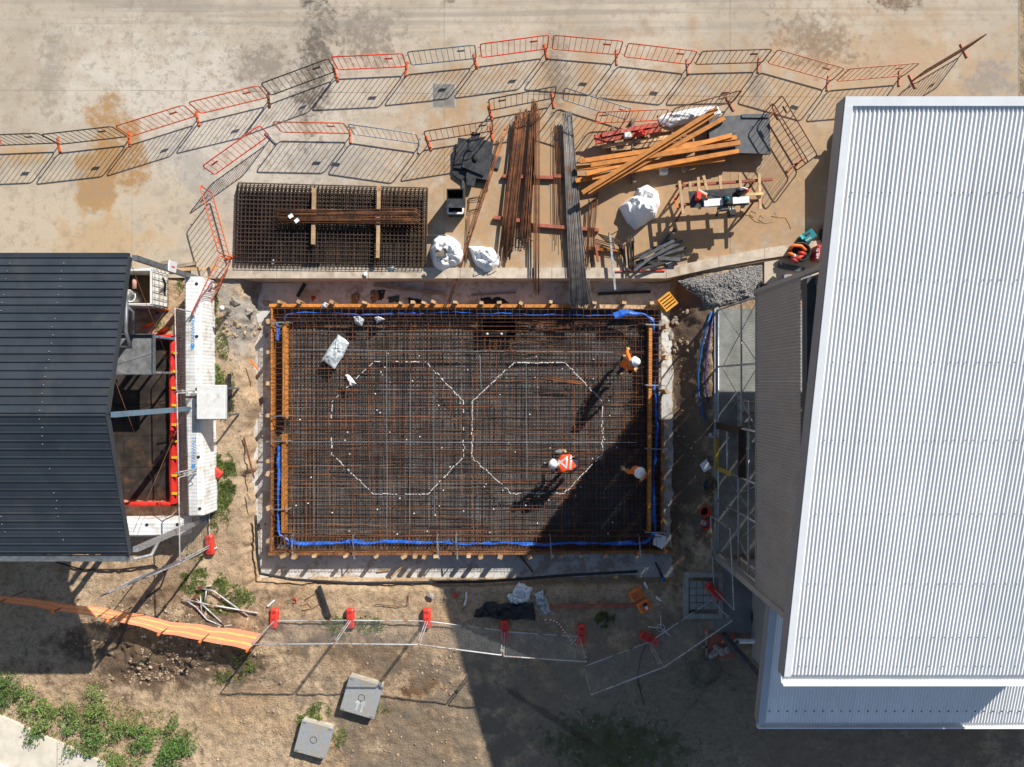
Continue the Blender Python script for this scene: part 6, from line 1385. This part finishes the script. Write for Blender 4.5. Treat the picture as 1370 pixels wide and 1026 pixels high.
for px, py, rx, ry, n in patches:
    for _ in range(n):
        a = gr.uniform(0, 6.283); q = math.sqrt(gr.random()); x, y = px+rx*q*math.cos(a)*1.15, py+ry*q*math.sin(a)*1.15
        p = P(x, y, 0)
        if fbm(p.x, p.y, 2.2, 3, 7) < -.12: continue
        p.z = terr(p.x, p.y) + (GZ if (450 > px > 420 and py < 310) else 0)
        for b in range(2):
            d = Vector((gr.gauss(0, .5), gr.gauss(0, .5), gr.uniform(.3, 1))).normalized()*gr.uniform(.07, .17); s = d.cross(Vector((gr.random(), gr.random(), .2))).normalized()*.011
            gmb.add([p-s, p+s, p+d], [(0, 1, 2)])
go = gmb.build('grass_tufts', MAT['grass'], local=True); tag(go, 'thin green grass and seedlings scattered over the sand', 'grass', kind='stuff')
# ---------------------------------------------------------------- loose stones and rubble on the soil
smb = MB(); sr = random.Random(11)
ico = [(0, 0, -1), (.72, -.53, -.45), (-.28, -.85, -.45), (-.89, 0, -.45), (-.28, .85, -.45), (.72, .53, -.45), (.28, -.85, .45), (-.72, -.53, .45), (-.72, .53, .45), (.28, .85, .45), (.89, 0, .45), (0, 0, 1)]
icf = [(0,1,2),(1,0,5),(0,2,3),(0,3,4),(0,4,5),(1,5,10),(2,1,6),(3,2,7),(4,3,8),(5,4,9),(1,10,6),(2,6,7),(3,7,8),(4,8,9),(5,9,10),(6,10,11),(7,6,11),(8,7,11),(9,8,11),(10,9,11)]
def rock(mb, p, r):
    sx, sy, sz = r*sr.uniform(.7, 1.4), r*sr.uniform(.7, 1.3), r*sr.uniform(.4, .9); a = sr.uniform(0, 6.3); c, s = math.cos(a), math.sin(a)
    vs = []
    for x, y, z in ico:
        j = sr.uniform(.8, 1.2); x, y, z = x*sx*j, y*sy*j, z*sz*j; vs.append((p.x+c*x-s*y, p.y+s*x+c*y, p.z+z+sz*.35))
    mb.add(vs, icf)
def scatter(mb, n, region, rmin, rmax):
    x0, y0, x1, y1 = region
    for _ in range(n):
        p = P(sr.uniform(x0, x1), sr.uniform(y0, y1), 0)
        if sr.random() > sstep(-.25, .35, fbm(p.x, p.y, .8, 4, 2)): continue
        p.z = terr(p.x, p.y); rock(mb, p, rmin+(rmax-rmin)*sr.random()**3)
scatter(smb, 3200, (0, 760, 640, 1020), .012, .045); scatter(smb, 2000, (120, 810, 360, 910), .014, .06); scatter(smb, 500, (285, 380, 345, 760), .01, .045); scatter(smb, 1200, (640, 770, 1010, 1020), .012, .04); scatter(smb, 380, (905, 400, 950, 760), .012, .05); scatter(smb, 260, (296, 385, 350, 450), .02, .09); scatter(smb, 240, (890, 395, 925, 470), .02, .08); scatter(smb, 180, (420, 830, 640, 900), .012, .05)
tag(smb.build('loose_stones', M('earth_clod', (.4,.295,.2), .95, 0, .35, 5, (.24,.17,.115), .45, world=True), local=True), 'loose stones and clods scattered over the bare soil', 'stones', kind='stuff')
gmb = MB(); o_ = bpy.data.objects['gravel_fill']; GB_ = BVHTree.FromPolygons([v.co+o_.location for v in o_.data.vertices], [tuple(f.vertices) for f in o_.data.polygons])
for _ in range(5200):
    x, y = sr.uniform(905, 1022), sr.uniform(350, 414)
    inside = False; j = len(gpoly)-1
    for i in range(len(gpoly)):
        (xi, yi), (xj, yj) = gpoly[i], gpoly[j]
        if (yi > y) != (yj > y) and x < (xj-xi)*(y-yi)/(yj-yi)+xi: inside = not inside
        j = i
    if not inside: continue
    p = P(x, y, .1); q = GB_.ray_cast(Vector((p.x, p.y, 3)), Vector((0, 0, -1)))
    if q[0] is None: continue
    rock(gmb, q[0], sr.uniform(.012, .034))
tag(gmb.build('gravel_stones', M('crushed_stone', (.22,.21,.2), .9, 0, .3, 14, (.36,.35,.33), .4, world=True), local=True), 'single crushed stones on top of the gravel fill', 'gravel', kind='stuff')
# broken concrete lumps on the spoil bank, litter on the sand
for i, (x, y, r_) in enumerate(((316, 403, .16), (331, 415, .22), (338, 432, .17), (326, 444, .14), (576, 797, .14), (905, 428, .16), (898, 449, .14))):
    mb = MB(); rock(mb, P(x, y, terr(*P(x, y, 0).xy)), r_); tag(mb.build('concrete_lump', MAT['stone']), ('broken concrete lump topmost on the left spoil bank', 'largest broken concrete lump on the left spoil bank', 'concrete lump on the pit side of the left spoil bank', 'lowest concrete lump on the left spoil bank', 'rough concrete lump on the sand right of the bent bar', 'concrete lump below the yellow crate', 'concrete lump at the upper right edge of the slab')[i], 'rubble')
t = thing('bent_bar', 'thin bent bar lying on the sand above the lower fence', 'rebar', P(525, 806, 0)); MB().tube([P(501, 808, .03), P(530, 811, .03), P(546, 810, .03), P(546.5, 795, .03)], .012, 5).build('bar', MAT['rusty_steel'], t)
t = thing('wire_loop', 'square loop of rusty wire on the sand above the lower fence', 'rebar', P(419, 804, 0)); MB().tube([P(408, 802, .03), P(424, 793, .03), P(430, 806, .03), P(417, 815, .03), P(408, 802, .03)], .009, 5).build('bar', MAT['rusty_steel'], t)
for i, (a, b, m_, l) in enumerate((((393, 806), (402, 797), 'timber', 'small pale offcut left of the wire loop'), ((403, 809), (410, 806), 'timber', 'tiny pale offcut touching the wire loop'), ((405, 815), (414, 813), 'timber', 'tiny pale offcut below the wire loop'), ((394, 799), (396, 806), 'red_plastic', 'small red scrap left of the wire loop'), ((358, 811), (367, 803), 'white_plastic', 'white peg lying above the first red fence foot'), ((281, 738), (290, 732), 'white_plastic', 'white peg lying on the red foot below the barrier wall'), ((330, 660), (338, 676), 'timber_grey', 'short grey stick at the left pit edge'), ((326, 585), (340, 640), 'rusty_steel', 'thin rusty rod at the left pit edge'), ((333, 480), (345, 494), 'orange_plastic', 'orange peg lying at the left pit edge'), ((505, 764), (521, 762), 'timber', 'pale offcut on the blinding below the formwork'), ((523, 772), (538, 758), 'timber', 'thin pale stick leaning on the blinding below formwork'), ((695, 742), (713, 765), 'rusty_steel', 'dark rod standing out of the lower formwork'))):
    stick('site_scrap', l, a, b, .05, .03, .05 if i < 9 else PIT+.08, MAT[m_], 'scrap')
